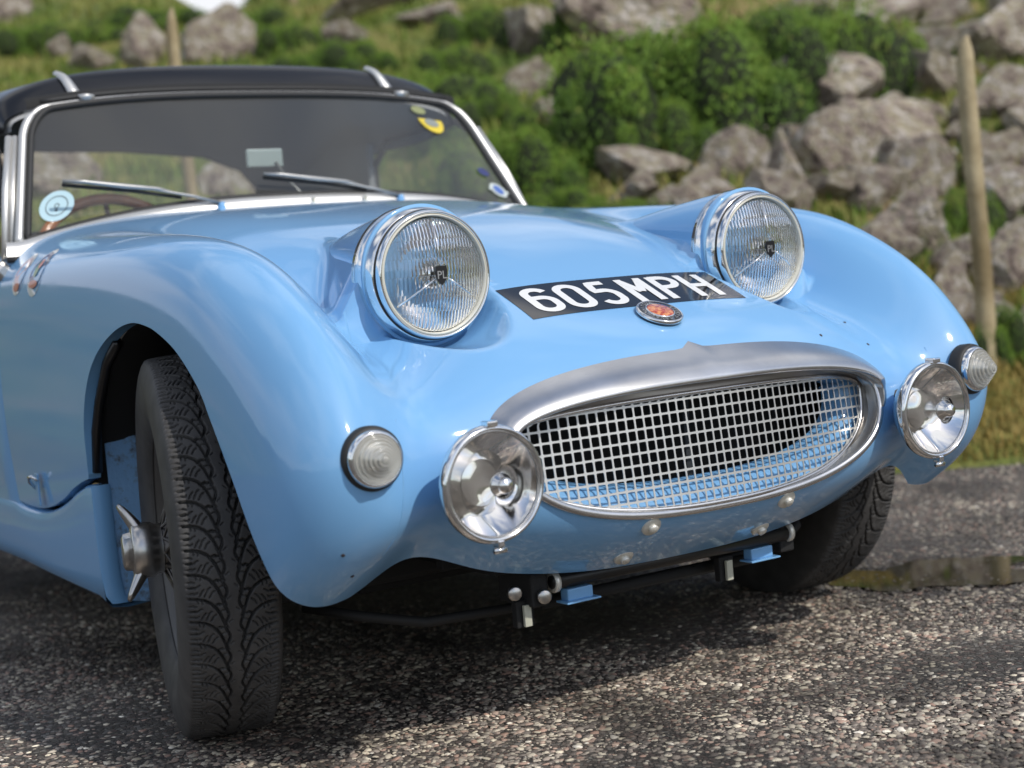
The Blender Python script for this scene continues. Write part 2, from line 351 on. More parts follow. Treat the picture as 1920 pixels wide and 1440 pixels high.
# ---- tyre tread heights
P_=2*math.pi*.29/54
def tread():
    nt_,ns=30,58
    t=np.arange(nt_)/nt_*P_; s=np.linspace(-.0625,.0625,2*ns+1)
    Tg,Sg=np.meshgrid(t,s,indexing='ij')
    H=np.zeros_like(Tg)
    def seg(a,b,wd,dp,side,off):
        nonlocal H
        for k in(-2,-1,0,1,2):
            ax,ay=side*(.0115+a[0]*.051),(a[1]+off+k)*P_; bx,by=side*(.0115+b[0]*.051),(b[1]+off+k)*P_
            ex,ey=bx-ax,by-ay; q=np.clip(((Sg-ax)*ex+(Tg-ay)*ey)/(ex*ex+ey*ey),0,1)
            d=np.hypot(Sg-ax-q*ex,Tg-ay-q*ey); H=np.minimum(H,-dp*np.clip((wd/2+.0005-d)/.0007,0,1))
    def poly(P,wd,dp,side,off):
        for a,b in zip(P[:-1],P[1:]): seg(a,b,wd,dp,side,off)
    for side,off in((-1,0),(1,.5)):
        poly([(1.02,-.04),(.8,-.02),(.6,.06),(.42,.22),(.28,.45),(.16,.78),(.08,1.1),(0,1.35)],.0034,.010,side,off)
        poly([(1,.27),(.93,.26),(.86,.30)],.0018,.004,side,off); poly([(1,.5),(.90,.49)],.0030,.008,side,off); poly([(1,.74),(.93,.73),(.87,.77),(.80,.72)],.0018,.004,side,off)
        poly([(.80,.16),(.80,.02)],.0017,.004,side,off); poly([(.68,.2),(.66,.06)],.0017,.004,side,off)
        poly([(.74,.86),(.66,.68),(.60,.60)],.0017,.004,side,off); poly([(.60,.90),(.50,.62),(.42,.54)],.0017,.004,side,off); poly([(.84,.52),(.76,.44),(.70,.40)],.0017,.004,side,off)
        poly([(.46,.96),(.38,.78),(.30,.70)],.0017,.004,side,off)
        poly([(.36,.35),(.22,.27),(.14,.30)],.0030,.008,side,off); poly([(.22,.62),(.10,.55),(.04,.56)],.0013,.004,side,off)
        n=10; Q=[(.0+.06*math.sin(2*math.pi*k/n),k/n) for k in range(n+1)]; poly(Q,.0034,.009,side,off)
        poly([(-.06,.1),(-.16,.0)],.0010,.003,side,off)
    return t,s,H
_t,_s,_H=tread()
def tyre_mesh():
    Nc=54*len(_t); ang=np.arange(Nc)/Nc*2*math.pi; Hf=np.tile(_H,(54,1))
    xs=[];rs=[];hh=[]
    side=[(.060,.176),(.066,.180),(.075,.200),(.0805,.222),(.081,.240),(.079,.256),(.0755,.269),(.0715,.278),(.0675,.2835)]
    for x,r in side: xs.append(-x*.95);rs.append(r)
    n0=len(xs); tr=.2885-.0035*(np.abs(_s)/.0625)**3
    xs+=list(_s*.96); rs+=list(tr)
    for x,r in side[::-1]: xs.append(x*.95); rs.append(r)
    xs=np.array(xs);rs=np.array(rs)
    R_=np.tile(rs,(Nc,1)); R_[:,n0:n0+len(_s)]+=Hf
    # fine notches on the shoulder
    X_=np.tile(xs,(Nc,1)); A=ang[:,None]
    V=np.stack([X_,R_*np.cos(A),R_*np.sin(A)],-1).reshape(-1,3)
    return V,grid_faces(Nc,len(xs),closed_r=True)
tyrem=mat('tyre_rubber',(.028,.027,.027),.62,spec=.35); noisy(tyrem,(.050,.048,.047),(.078,.075,.072),30,.35,.7,.25,400,.0004)
rimm=mat('wire_wheel_grey',(.11,.105,.10),.5,.6)
spokem=mat('dull_spoke',(.16,.15,.14),.45,.7)
TV,TF=tyre_mesh()
tyre_me=None
def wheel(cx,cy,rz,first):
    global tyre_me
    Mx=Matrix.Translation((cx,cy,.2965))@Matrix.Rotation(rz,4,'Z')@Matrix.Diagonal((.97,1.035,1.035,1))
    prof=[(.150,-.050),(.162,-.058),(.174,-.064),(.180,-.066),(.181,-.060),(.172,-.052),(.160,-.044),(.158,-.02),(.150,0),(.150,.02),(.160,.044),(.176,.055),(.180,.06)]
    rim=lathe('wheel',[(r,-h) for r,h in prof],rimm,car,(0,0,0),(1,0,0),72,up=(0,0,1))
    for v in rim.data.vertices: v.co.x*=1
    rim.matrix_local=Mx
    if tyre_me is None:
        ty=mesh('tyre',TV,TF,tyrem,rim); tyre_me=ty.data; ty.data.shade_smooth()
    else:
        ty=bpy.data.objects.new('tyre',tyre_me); col.objects.link(ty); ty.parent=rim
    # outer side is -x
    lathe('hub',[(.0,.075),(.030,.075),(.034,.070),(.034,.045),(.040,.03),(.045,.02),(.045,-.05),(.03,-.06)],spokem,rim,(0,0,0),(-1,0,0),32)
    lathe('drum',[(0,0),(.118,0),(.122,-.004),(.122,-.05)],blk,rim,(.02,0,0),(-1,0,0),40)
    # knock-off nut: octagonal cap, collar, two swept ears
    nut=lathe('knock_off_nut',[(.0,.130),(.022,.130),(.0275,.127),(.0295,.115),(.034,.116),(.0395,.112),(.042,.102),(.042,.084),(.038,.078),(.038,.068)],steel,rim,(0,0,0),(-1,0,0),10,smooth=False)
    for s in(-1,1):
        d=Vector((0,math.sin(.25),math.cos(.25)))*s; pts=[];rr=[]
        for k in range(9):
            q=k/8; pts.append((Vector((-.098-.030*q**1.2,0,0))+d*(.022+.047*q)+Vector((0,.012*q*q*s,0)))[:]); rr.append(.0145*(1-q)**.7+.006)
        tube('nut_ear',pts,rr,steel,nut,12,flat=.6,updir=(1,0,0))
    sp=None
    for k in range(40):
        a=2*math.pi*k/40; b2=a+(.55 if k%2 else -.55); out=k%4<2
        p0=(-.066 if out else -.030,.036*math.cos(b2),.036*math.sin(b2)); p1=(-.02 if out else .0,.156*math.cos(a),.156*math.sin(a))
        tube('spoke',[p0,p1],.0024,spokem,rim,6,updir=(1,0,0))
    return rim
wheel(-.581,-.028,math.radians(-15),True)
wheel(.648,.0,math.radians(-5+180),False)
for x_,a_ in ((-.555,0),(.555,math.pi)): wheel(x_,2.03,a_,False)
# ---- headlamps
fluted=mat('fluted_glass',(1,1,1),.03); t,b,l=nodes(fluted); b.inputs['Transmission Weight'].default_value=1; b.inputs['IOR'].default_value=1.45
tcn=N(t,'ShaderNodeTexCoord'); sx_=N(t,'ShaderNodeSeparateXYZ'); l(tcn.outputs['Object'],sx_.inputs[0])
def mth(op,a,b_=None,c_=None):
    n=N(t,'ShaderNodeMath',operation=op)
    for i,v in enumerate((a,b_,c_)):
        if v is None: continue
        if isinstance(v,(int,float)): n.inputs[i].default_value=v
        else: l(v,n.inputs[i])
    return n.outputs[0]
X_o,Z_o=sx_.outputs[0],sx_.outputs[2]
zone=mth('FLOOR',mth('MULTIPLY',Z_o,38.)); phase=mth('MULTIPLY',zone,2.1)
nf=N(t,'ShaderNodeTexNoise'); nf.inputs['Scale'].default_value=45; l(tcn.outputs['Object'],nf.inputs[0])
wv=mth('ABSOLUTE',mth('SINE',mth('ADD',mth('MULTIPLY_ADD',X_o,540.,phase),mth('MULTIPLY',nf.outputs[0],1.6))))
wz=mth('ABSOLUTE',mth('SINE',mth('MULTIPLY',Z_o,119.4)))
hh=mth('ADD',wv,mth('MULTIPLY',wz,.5)); hh=mth('ADD',hh,mth('MULTIPLY',nf.outputs[0],1.1))
bp=N(t,'ShaderNodeBump'); bp.inputs['Strength'].default_value=.7; bp.inputs['Distance'].default_value=.0013; l(hh,bp.inputs['Height']); l(bp.outputs[0],b.inputs['Normal'])
glassm=mat('lens_glass',(1,1,1),.0); t,b,l=nodes(glassm); b.inputs['Transmission Weight'].default_value=1; b.inputs['IOR'].default_value=1.45; b.inputs['Roughness'].default_value=0.01
clear=mat('clear_glass',(1,1,1),.0); clear.node_tree.nodes['Principled BSDF'].inputs['Transmission Weight'].default_value=1; clear.node_tree.nodes['Principled BSDF'].inputs['IOR'].default_value=1.2
mirror=mat('reflector',(.93,.92,.90),.05,1)
cream=mat('cream_rim',(.66,.64,.55),.4)
badge_black=mat('badge_black',(.01,.01,.012),.3); silverp=mat('silver_print',(.6,.6,.6),.3,.8)
def text(name,s,size,Mx,m,parent,ext=.0002,bold=0.0):
    c=bpy.data.curves.new(name,'FONT'); c.body=s; c.size=size; c.extrude=ext; c.align_x='CENTER'; c.align_y='CENTER'; c.resolution_u=2; c.offset=bold
    o=bpy.data.objects.new(name+'_tmp',c); col.objects.link(o)
    me=bpy.data.meshes.new_from_object(o.evaluated_get(bpy.context.evaluated_depsgraph_get())); bpy.data.objects.remove(o)
    me.name=name; me.materials.clear(); me.materials.append(m)
    q=bpy.data.objects.new(name,me); col.objects.link(q); q.parent=parent; me.transform(Mx)
    return q
def lens_mesh(name,R0,parent,c,flutes):
    """thin glass shell facing -y, fluted on the front"""
    nr,na=44,180; V=[]
    for side in(0,1):
        for i in range(nr+1):
            for k in range(na):
                a=2*math.pi*k/na; r=R0*i/nr; x,z=r*math.cos(a),r*math.sin(a)
                dome=.017*(1-(r/R0)**2); h=dome
                if side==1:
                    h=dome-.0035
                    if flutes and r<R0*.93:
                        zone=math.floor((z+.2)/.026); ph=(zone*1.3)%1
                        w=.0062 if abs(x)<.045 else .0046
                        amp=.0013 if z<.035 or x>0 else .0008
                        h+=amp*abs(math.sin(math.pi*(x/w+ph)))*(1 if i>0 else 0)
                        h+=.0008*noise.noise(Vector((x*90,z*60,3)))
                V.append((c[0]+x,c[1]-h,c[2]+z))
    n=(nr+1)*na; Fa=grid_faces(nr+1,na,closed_c=True); Fb=Fa[:,::-1]+n
    k=np.arange(na); rim=np.stack([nr*na+k,nr*na+(k+1)%na,n+nr*na+(k+1)%na,n+nr*na+k],-1)
    return mesh(name,V,np.concatenate([Fa,Fb,rim]),glassm,parent)
for s in(-1,1):
    c=Vector((s*LX,LY,LZ)); ax=(0,-1,0)
    hl=lathe('headlight',[(.100,-.028),(.1035,-.026),(.1045,-.018),(.1040,-.006),(.1010,.010),(.0975,.019),(.0955,.022),(.0940,.021),(.0935,.014)],chrome,car,c,ax,96)
    lathe('trim_ring',[(.0935,.012),(.0950,.030),(.0935,.036),(.0915,.038),(.0895,.036),(.0885,.030)],chrome,hl,c,ax,96)
    lathe('rubber_gasket',[(.0965,.0235),(.0945,.0255),(.0935,.0225)],rubber,hl,c,ax,96)
    lathe('lens_seat',[(.0888,.0345),(.0874,.0365),(.0856,.036),(.0846,.028)],cream,hl,c,ax,96)
    lathe('lamp_bowl',[(.100,-.03),(.1045,-.03),(.1045,-.02)],chrome,hl,c,ax,96)
    lens_mesh('lens',.0832,hl,(c.x,c.y-.031,c.z),False).data.materials[0]=fluted
    pr=[(.083,.029)]+[(.083*math.sqrt(max(0,1-q)),.029-.055*q) for q in np.linspace(.04,.93,18)]+[(.018,-.0245),(.0,-.0245)]
    lathe('reflector',pr,mirror,hl,c,ax,72)
    lathe('bulb_shield',[(0,.030),(.008,.030),(.020,.024),(.022,.018),(.020,.012)],mirror,hl,c,ax,40)
    yb=c.y-.0405
    for a in(90,212,328):
        a=math.radians(a); p=[(c.x+math.cos(a)*r,c.y-.052+.017*(r/.083)**2*1.0,c.z+math.sin(a)*r) for r in(.012,.04,.0815)]
        tube('tripod_bar',p,.0014,chrome,hl,6)
    y1=c.y-.0525
    sh=[(-.0090,.0115),(.0090,.0115),(.0098,.004),(.008,-.009),(0,-.0165),(-.008,-.009),(-.0098,.004)]
    Vs=[(c.x+x,y1,c.z+z) for x,z in sh]+[(c.x+x,y1+.002,c.z+z) for x,z in sh]; n=7
    shd=mesh('lamp_shield_badge',Vs,[tuple(range(n)),tuple(range(n,2*n))[::-1]]+[(i,i+n,(i+1)%n+n,(i+1)%n) for i in range(n)],badge_black,hl,False)
    RM=Matrix.Translation((c.x,y1-.0007,c.z-.002))@Matrix.Rotation(math.pi/2,4,'X')
    text('shield_letters','PL',.0165,RM,silverp,shd)
    text('shield_maker','LUCAS',.0075,Matrix.Translation((c.x,y1-.0007,c.z+.0150))@Matrix.Rotation(math.pi/2,4,'X'),silverp,shd)
lensm=mat('moulded_lens',(.93,.92,.84),.10); lb=lensm.node_tree.nodes['Principled BSDF']; lb.inputs['Transmission Weight'].default_value=.72; lb.inputs['IOR'].default_value=1.4
# ---- side lamps
for s in(-1,1):
    c=Vector((s*.566,yfront(s*.566,.458)+.001,.458)); ax=Vector((s*.10,-1,.02)).normalized()
    il=lathe('side_light',[(.0415,-.014),(.0425,0),(.0415,.006),(.0385,.009),(.034,.009)],rubber,car,c,ax,56)
    lathe('light_rim',[(.0372,.006),(.0374,.013),(.0355,.018),(.033,.021),(.0318,.019),(.0315,.012)],chrome,il,c,ax,56)
    pr=[(.0322,.014),(.0320,.020)]
    for k in range(6):
        r0=.0315-.0044*k; h0=.0195+.0046*k
        pr+=[(r0,h0),(r0-.0003,h0+.0030),(r0-.0014,h0+.0042),(r0-.0030,h0+.0040),(r0-.0042,h0+.0034)]
    pr+=[(.0055,.0470),(.0040,.0484),(0,.049)]
    lens=lathe('stepped_lens',pr,lensm,il,c,ax,56)
    lathe('lamp_backing',[(.032,.012),(.02,.010),(.012,.012),(.006,.03),(0,.034)],alu,il,c,ax,40)
# ---- fog lamps
bright=mat('bright_metal',(.88,.86,.82),.16,1)
for s in(-1,1):
    c=Vector((s*.4185,-.632,.408)); ax=(0,-1,0)
    fgl=lathe('fog_lamp',[(.0,-.052),(.018,-.051),(.036,-.044),(.054,-.032),(.066,-.016),(.0735,0),(.0755,.002)],paint if s>0 else chrome,car,c,ax,72)
    fgl.data.materials[0]=paint
    lathe('lamp_rim',[(.0735,-.004),(.0775,-.002),(.0785,.004),(.0770,.011),(.0735,.0145),(.0710,.0135),(.0700,.010)],chrome,fgl,c,ax,80)
    lathe('inner_rim',[(.0705,.011),(.0685,.012),(.0670,.009)],alu,fgl,c,ax,80)
    lathe('reflector',[(.067,.008)]+[(.067*math.sqrt(1-q),.008-.040*q) for q in np.linspace(.05,.9,14)]+[(.016,-.03),(0,-.03)],mirror,fgl,c,ax,64)
    lathe('bulb_holder',[(.031,-.032),(.031,-.022),(.025,-.014),(.0235,.0),(.0215,.004),(.0150,.020),(.0135,.022)],bright,fgl,c,ax,48)
    lathe('bulb_cap',[(.0135,.019),(.0158,.022),(.0156,.027),(.0112,.030),(.0108,.037),(.0080,.0415),(0,.0425)],bright,fgl,c,ax,48)
    # thin cover glass
    pr=[(.0695,.0115),(.05,.0175),(.03,.0215),(.0150,.0235)]; pr+= [(r,h-.0012) for r,h in pr[::-1]]
    lathe('cover_glass',pr,clear,fgl,c,ax,64)
    box('rim_clip',(c.x,c.y-.008,c.z+.079),(.016,.020,.008),chrome,fgl,bev=.002)
    box('rim_clip',(c.x+.0,c.y-.008,c.z-.078),(.010,.016,.010),chrome,fgl,bev=.002)
    tube('clip_screw',[(c.x-.009,c.y-.010,c.z-.087),(c.x+.009,c.y-.010,c.z-.087)],.0042,chrome,fgl,10)
    tube('lamp_stalk',[(c.x,c.y+.03,c.z),(c.x+s*.0,-.56,c.z-.0)],.012,paint,fgl,12)
    lathe('lamp_grommet',[(.0,.004),(.03,.004),(.034,0)],rubber,fgl,(c.x,yfront(c.x,c.z)+.002,c.z),(0,-1,0),32)
# ---- grille
def gy(x,z): return yfront(max(-.4,min(.4,x)),z)
nT=220; rec=.016
def ysm(x,z):  # recessed mesh plane
    return -.611+.40*x*x+.12*(z-.42)+.013
ring=[];rin=[]
for k in range(nT):
    t=2*math.pi*k/nT; x,z=gout(t,.001); ring.append((x,gy(x,z)-.001,z))
R_=np.array(ring); 
for _ in range(6): R_=.25*np.roll(R_,1,0)+.5*R_+.25*np.roll(R_,-1,0)
gs=tube('grille_surround',R_,.0058,chrome,car,12,closed=True,updir=(0,1,0),flat=.8)
gs.data.materials[0]=alu
V=[]
for k in range(nT):       # rolled blue lip and inner bead
    t=2*math.pi*k/nT
    for kk,dy in((0,0.),( -.004,.010),(-.006,.020)):
        x,z=gout(t,kk); V.append((x,R_[k][1]+dy,z))
mesh('grille_inner_frame',V,grid_faces(nT,3,closed_r=True),alu,gs)
# perforated mesh, rows follow the curve of the opening
cw,ch_=.0148,.0168; hx,hz=.0061,.0070; V=[];Fm=[]
meshm=mat('grille_mesh_silver',(.64,.64,.62),.42,.7)
ik=.986
def inside(x,z,k): return gfun(x,z,k)>0
def clampo(x,z,k):
    v=1-gfun(x,z,k)
    if v<=1: return x,z
    q=v**(-1/2.5); return x*q,GZ+(z-GZ)*q
MTOP=.013     # the mesh stops lower than the opening along the top
def clampm(x,z,k):
    b=(GBT-MTOP if z>GZ else GBL)+k; v=abs(x/(GA+k))**2.5+abs((z-GZ)/b)**2.5
    if v<=1: return x,z
    q=v**(-1/2.5); return x*q,GZ+(z-GZ)*q
def mout(t,k):
    x,z=gout(t,k); return (x,GZ+(z-GZ)*(GBT-MTOP+k)/(GBT+k)) if z>GZ else (x,z)
V=[]
for k in range(nT):
    t=2*math.pi*k/nT; x0,z0=gout(t,-.001); x1,z1=mout(t,-.004)
    for q in (0,.35,.7,1.0): V.append((x0+(x1-x0)*q,R_[k][1]+.004+(ysm(x1,z1)-R_[k][1]-.004)*min(1,q*1.3),z0+(z1-z0)*q))
mesh('grille_recess',V,grid_faces(nT,4,closed_r=True),mat('recess_metal',(.36,.34,.32),.35,.9),gs)
V=[]
for k in range(nT):
    t=2*math.pi*k/nT; x,z=mout(t,-.006); V.append((x,ysm(x,z)-.002,z))
tube('grille_bead',V,.0035,alu,gs,8,closed=True,updir=(0,1,0))
nxh=int(.72/cw)+2
for i in range(-nxh//2,nxh//2+1):
    for j in range(-10,8):
        sag=.006*(1-(i*cw/.35)**2)
        cx_,cz_=i*cw,.446+j*ch_+ sag+ .0
        if not inside(cx_,cz_,.010): continue
        o=len(V); outer=[];inner=[]
        for q in range(16):
            a=2*math.pi*q/16; c_,s_=math.cos(a),math.sin(a); m_=max(abs(c_),abs(s_))
            ox,oz=c_/m_*cw/2,s_/m_*ch_/2
            e=2/7.; ix,iz=math.copysign(abs(c_)**e,c_)*hx,math.copysign(abs(s_)**e,s_)*hz
            dz=.006*(1-((cx_+ox)/.35)**2)-sag; outer.append(clampm(cx_+ox,cz_+oz+dz,-.004)); inner.append(clampm(cx_+ix,cz_+iz,-.010))
        for x,z in outer: V.append((x,ysm(x,z),z))
        for x,z in inner: V.append((x,ysm(x,z),z))
        for x,z in inner: V.append((x,ysm(x,z)+.0012,z))
        for q in range(16):
            r_=(q+1)%16; Fm.append((o+q,o+r_,o+16+r_,o+16+q)); Fm.append((o+16+q,o+16+r_,o+32+r_,o+32+q))
gm=mesh('grille_mesh',V,Fm,meshm,car,False); gm['label']='perforated silver metal mesh filling the grille'
# inner duct: blue cowl then black
V=[]; st=[(0.002,.024),(-.012,.030),(-.028,.040),(-.036,.052),(-.040,.075)]
for k in range(nT):
    t=2*math.pi*k/nT
    for kk,dy in st:
        x,z=gout(t,kk*(1.0 if math.sin(t)<.2 else .65)); V.append((x,ysm(x,z)+dy-.015,z))
mesh('grille_duct',V,grid_faces(nT,len(st),closed_r=True),paint,car)
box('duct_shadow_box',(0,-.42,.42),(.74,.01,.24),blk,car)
box('radiator_post',(.02,-.50,.43),(.012,.012,.2),mat('post_grey',(.03,.035,.04),.6),car)
# visor over the grille
V=[]; nV=150; prof=9
for k in range(nV+1):
    u=k/nV; t=math.radians(-9+198*u); e_=min(1,min(u,1-u)/.10); e_=e_**.5
    x0,z0=gout(t,-.001); hgt=(.023+.020*max(0,math.sin(t))**.8)*(.30+.70*e_)
    x1,z1=gout(t,hgt); 
    pk=math.exp(-abs(x1/.011)**1.3)*.010; z1+=pk
    yi=gy(x0,z0); yo=gy(x1,z1)
    lip=-.020*e_-.003
    for j in range(prof):
        q=j/(prof-1); x=x1+(x0-x1)*q; z=z1+(z0-z1)*q; y=(yo-.0015)*(1-q)+(min(yi,yo+.03)+lip)*q - .009*math.sin(math.pi*q)*e_
        V.append((x,y,z))
    # rolled lip going back under
    V.append((x0*1.0,min(yi,yo+.03)+lip+.002,z0-.0035*(1 if math.sin(t)>0 else 0))); V.append((x0*.997,gy(x0,z0)+.012,z0-.003))
vis=mesh('grille_visor',V,grid_faces(nV+1,prof+2),alu,car)
# ---- badge, plate
bp0=ztop(0,-.482,.0); nb=bvh2.ray_cast(Vector((0,-.482,1)),Vector((0,0,-1)))[1]; nb=nb if nb.z>0 else -nb
def flatc(name,c,R_,col_):
    m=mat(name,col_,.3,coat=.5); return m
bd=lathe('bonnet_badge',[(.0345,0),(.0362,.004),(.0355,.0075),(.033,.009),(.0315,.0082),(.0,.0088)],mat('badge_enamel_black',(.015,.013,.015),.2,coat=1),car,bp0,nb,48)
lathe('badge_ring',[(.0366,.0035),(.0366,.0078),(.0345,.0093),(.0335,.0085)],chrome,bd,bp0,nb,48)
red=mat('badge_enamel_red',(.55,.07,.02),.25,coat=1); noisy(red,(.40,.03,.015),(.75,.30,.10),170,.42,.6)
lathe('badge_centre',[(.0215,.0080),(.0215,.0100),(.019,.0110),(0,.0122)],red,bd,bp0,nb,40)
lathe('badge_inner_ring',[(.0230,.0080),(.0230,.0105),(.0212,.0105)],chrome,bd,bp0,nb,40)
ang0=0; word='SPRITE  AUSTIN HEALEY  '
zx=nb; ex=Vector((1,0,0)); ey=zx.cross(ex).normalized()
for k in range(24):      # raised letter marks round the rim
    a=2*math.pi*k/24; chs='AUSTIN*HEALEY*SPRITE****'[k]
    if chs=='*': continue
    p=bp0+nb*.0092+(ex*math.sin(-a)+ey*math.cos(a))*-.0272*-1
    # letter upright pointing outwards
    oy=(ex*math.sin(-a)+ey*math.cos(a)); ox=oy.cross(nb)
    Mx=Matrix(((ox.x,oy.x,nb.x,p.x),(ox.y,oy.y,nb.y,p.y),(ox.z,oy.z,nb.z,p.z),(0,0,0,1)))
    text('badge_letter',chs,.0082,Mx,silverp,bd,.0004)
PW,yA,yB=.2075,-.449,-.352     # plate half width, lower and upper edge
def onplate(u,v,dz): # u -1..1, v 0..1
    return ztop(u*PW,yA+(yB-yA)*v,dz)
nx,ny=80,16
V=[onplate(-1+2*i/nx,j/ny,.0007)[:] for j in range(ny+1) for i in range(nx+1)]
platem=mat('plate_black',(.012,.012,.013),.09,coat=.5)
pl=mesh('number_plate',V,grid_faces(ny+1,nx+1),platem,car); pl['label']='black stick-on number plate reading 605 MPH'
whitep=mat('plate_white',(.80,.80,.79),.25,coat=.4)
def arc(cx,cy,rx,ry,a0,a1,n=12): return [(cx+rx*math.cos(math.radians(a0+(a1-a0)*k/n)),cy+ry*math.sin(math.radians(a0+(a1-a0)*k/n))) for k in range(n+1)]
# letters in a unit box: width .62, height 1 ; stroke polylines
W=.45
G={'0':[arc(.22,.78,.22,.22,90,180)+arc(.22,.22,.22,.22,180,270)+arc(W-.22,.22,.22,.22,270,360)+arc(W-.22,.78,.22,.22,0,90)+[(.22,1.0)]],
'6':[arc(W-.22,.78,.22,.22,20,90,8)+arc(.22,.78,.22,.22,90,180)+arc(.22,.22,.22,.22,180,270)+arc(W-.22,.22,.22,.22,270,360)+arc(W-.22,.38,.22,.22,0,90)+[(.02,.60)]],
'5':[[(W-.04,1.0),(.07,1.0),(.02,.60),(.10,.62)]+arc(W-.23,.38,.23,.25,90,0)+arc(W-.23,.22,.23,.22,0,-90)+arc(.22,.22,.22,.22,270,200,8)],
'M':[[(.0,-.07),(.0,1.07)],[(0.0,1.0),(.225,.42)],[(.225,.42),(.45,1.0)],[(.45,1.07),(.45,-.07)]],
'P':[[(0,-.07),(0,1.07)],[(0,1.0),(W-.26,1.0)]+arc(W-.24,.76,.24,.24,90,-90)+[(0,.52)]],
'H':[[(0,-.07),(0,1.07)],[(W,-.07),(W,1.07)],[(0,.5),(W,.5)]]}
H_=.66; sw=.172; lift=.0014
def stroke(pts,ox,sc,lift,pp):
    # densify
    D=[]
    for a,b in zip(pts[:-1],pts[1:]):
        n=max(1,int(math.dist(a,b)/.06)); D+=[(a[0]+(b[0]-a[0])*k/n,a[1]+(b[1]-a[1])*k/n) for k in range(n)]
    D.append(pts[-1]); V=[];n=len(D)
    for i,p in enumerate(D):
        a=D[max(0,i-1)]; b=D[min(n-1,i+1)]
        tx,ty=b[0]-a[0],b[1]-a[1]; L_=math.hypot(tx,ty) or 1; nx_,ny_=-ty/L_,tx/L_
        for s in(-.5,0,.5):
            X=(p[0]+nx_*sw*s)*sc+ox; Y=(p[1]+ny_*sw*s)
            V.append((X,Y))
    return V,grid_faces(n,3)
HT=.0655; SC=.0655   # letter height metres (along the surface, in y about .06)
adv=[('6',0),('0',.73),('5',1.46),('M',2.27),('P',3.02),('H',3.72)]
total=3.72+W; x0=-total/2*SC*1.26-.003
for ci,(chh,ox) in enumerate(adv):
    Vc=[];Fc=[]
    for si,st_ in enumerate(G[chh]):
        V_,F_=stroke(st_,0,1,0,0); o=len(Vc)
        for X,Y in V_:
            wx=x0+(ox+X)*SC*1.26; wy=yA+.0155+Y*HT*.99
            Vc.append(ztop(wx,wy,.0013+si*.00012)[:])
        Fc+=[tuple(int(i)+o for i in f) for f in F_]
    mesh('plate_character',Vc,Fc,whitep,pl,False)
# ---- bolts on the valance and the tube under it
boltm=mat('zinc_bolt',(.80,.78,.70),.38,.45)
def surfn(x,z):
    h=ysurf(x,z); n_=h[1]; return h[0],(n_ if n_.y<0 else -n_)
for x,z in((.131,.303),(-.131,.303),(.134,.252),(-.134,.252)):
    p,n_=surfn(x,z); n_=(n_+Vector((0,-.25,0))).normalized()
    bb=lathe('washer',[(.0,.0035),(.0145,.0035),(.0155,.002),(.0155,-.004)],boltm,car,p,n_,28)
    lathe('bolt_head',[(.0,.0098),(.0068,.0098),(.0078,.0085),(.0078,.003)],boltm,bb,p,n_,6,smooth=False)
tb=tube('front_tube',[(-.222,-.462,.2225),(0,-.468,.2215),(.252,-.46,.219)],.0115,mat('tube_black',(.018,.017,.016),.38),car,18)
for x in(-.222,.252):
    lathe('tube_collar',[(.010,-.004),(.0155,-.004),(.0160,0),(.0155,.004),(.010,.004)],boltm,tb,(x+(.004 if x<0 else -.004),-.462,.2215),(1,0,0),24)
tube('rear_tube',[(-.20,-.40,.178),(.22,-.40,.176)],.0095,blk,car,12)
tube('anti_roll_bar',[(-.50,-.20,.20),(-.44,-.28,.186),(-.36,-.32,.168),(-.2,-.34,.165),(.2,-.34,.165),(.36,-.32,.168),(.44,-.28,.186),(.50,-.2,.20)],.008,mat('bar_black',(.012,.012,.012),.7),car,12)
for s in(-1,1):
    x=s*.178 if s<0 else .183
    box('tube_bracket',(x,-.462,.199),(.046,.020,.018),paint,car,bev=.002)
    box('bracket_foot',(x,-.466,.189),(.062,.030,.003),paint,car,bev=.001)
    box('jacking_tab',(s*.262 if s<0 else .128,-.452,.178),(.0125,.006,.032),mat('tab_cream',(.50,.50,.40),.5),car,bev=.001)
    box('tab_holder',(s*.262 if s<0 else .128,-.44,.180),(.03,.014,.040),blk,car,bev=.002)
    box('mounting_plate',(s*.245,-.42,.215),(.03,.09,.05),blk,car,bev=.003)
for p in((-.243,-.470,.206),(-.284,-.455,.216)):
    lathe('bolt_head',[(0,.008),(.009,.008),(.011,.006),(.011,0)],steel,car,p,(-.3,-1,0),12)
for s in(-1,1):   # weld seam down the front of each wing
    P=[]
    for x,z in ((.505,.50),(.512,.46),(.519,.42),(.525,.38),(.531,.345),(.540,.322)):
        P.append(surfn(s*x,z)[0]+surfn(s*x,z)[1]*-.0002)
    tube('weld_seam',[tuple(p) for p in crom([tuple(p) for p in P],40)],.0011,paint,car,6,updir=(0,1,0))
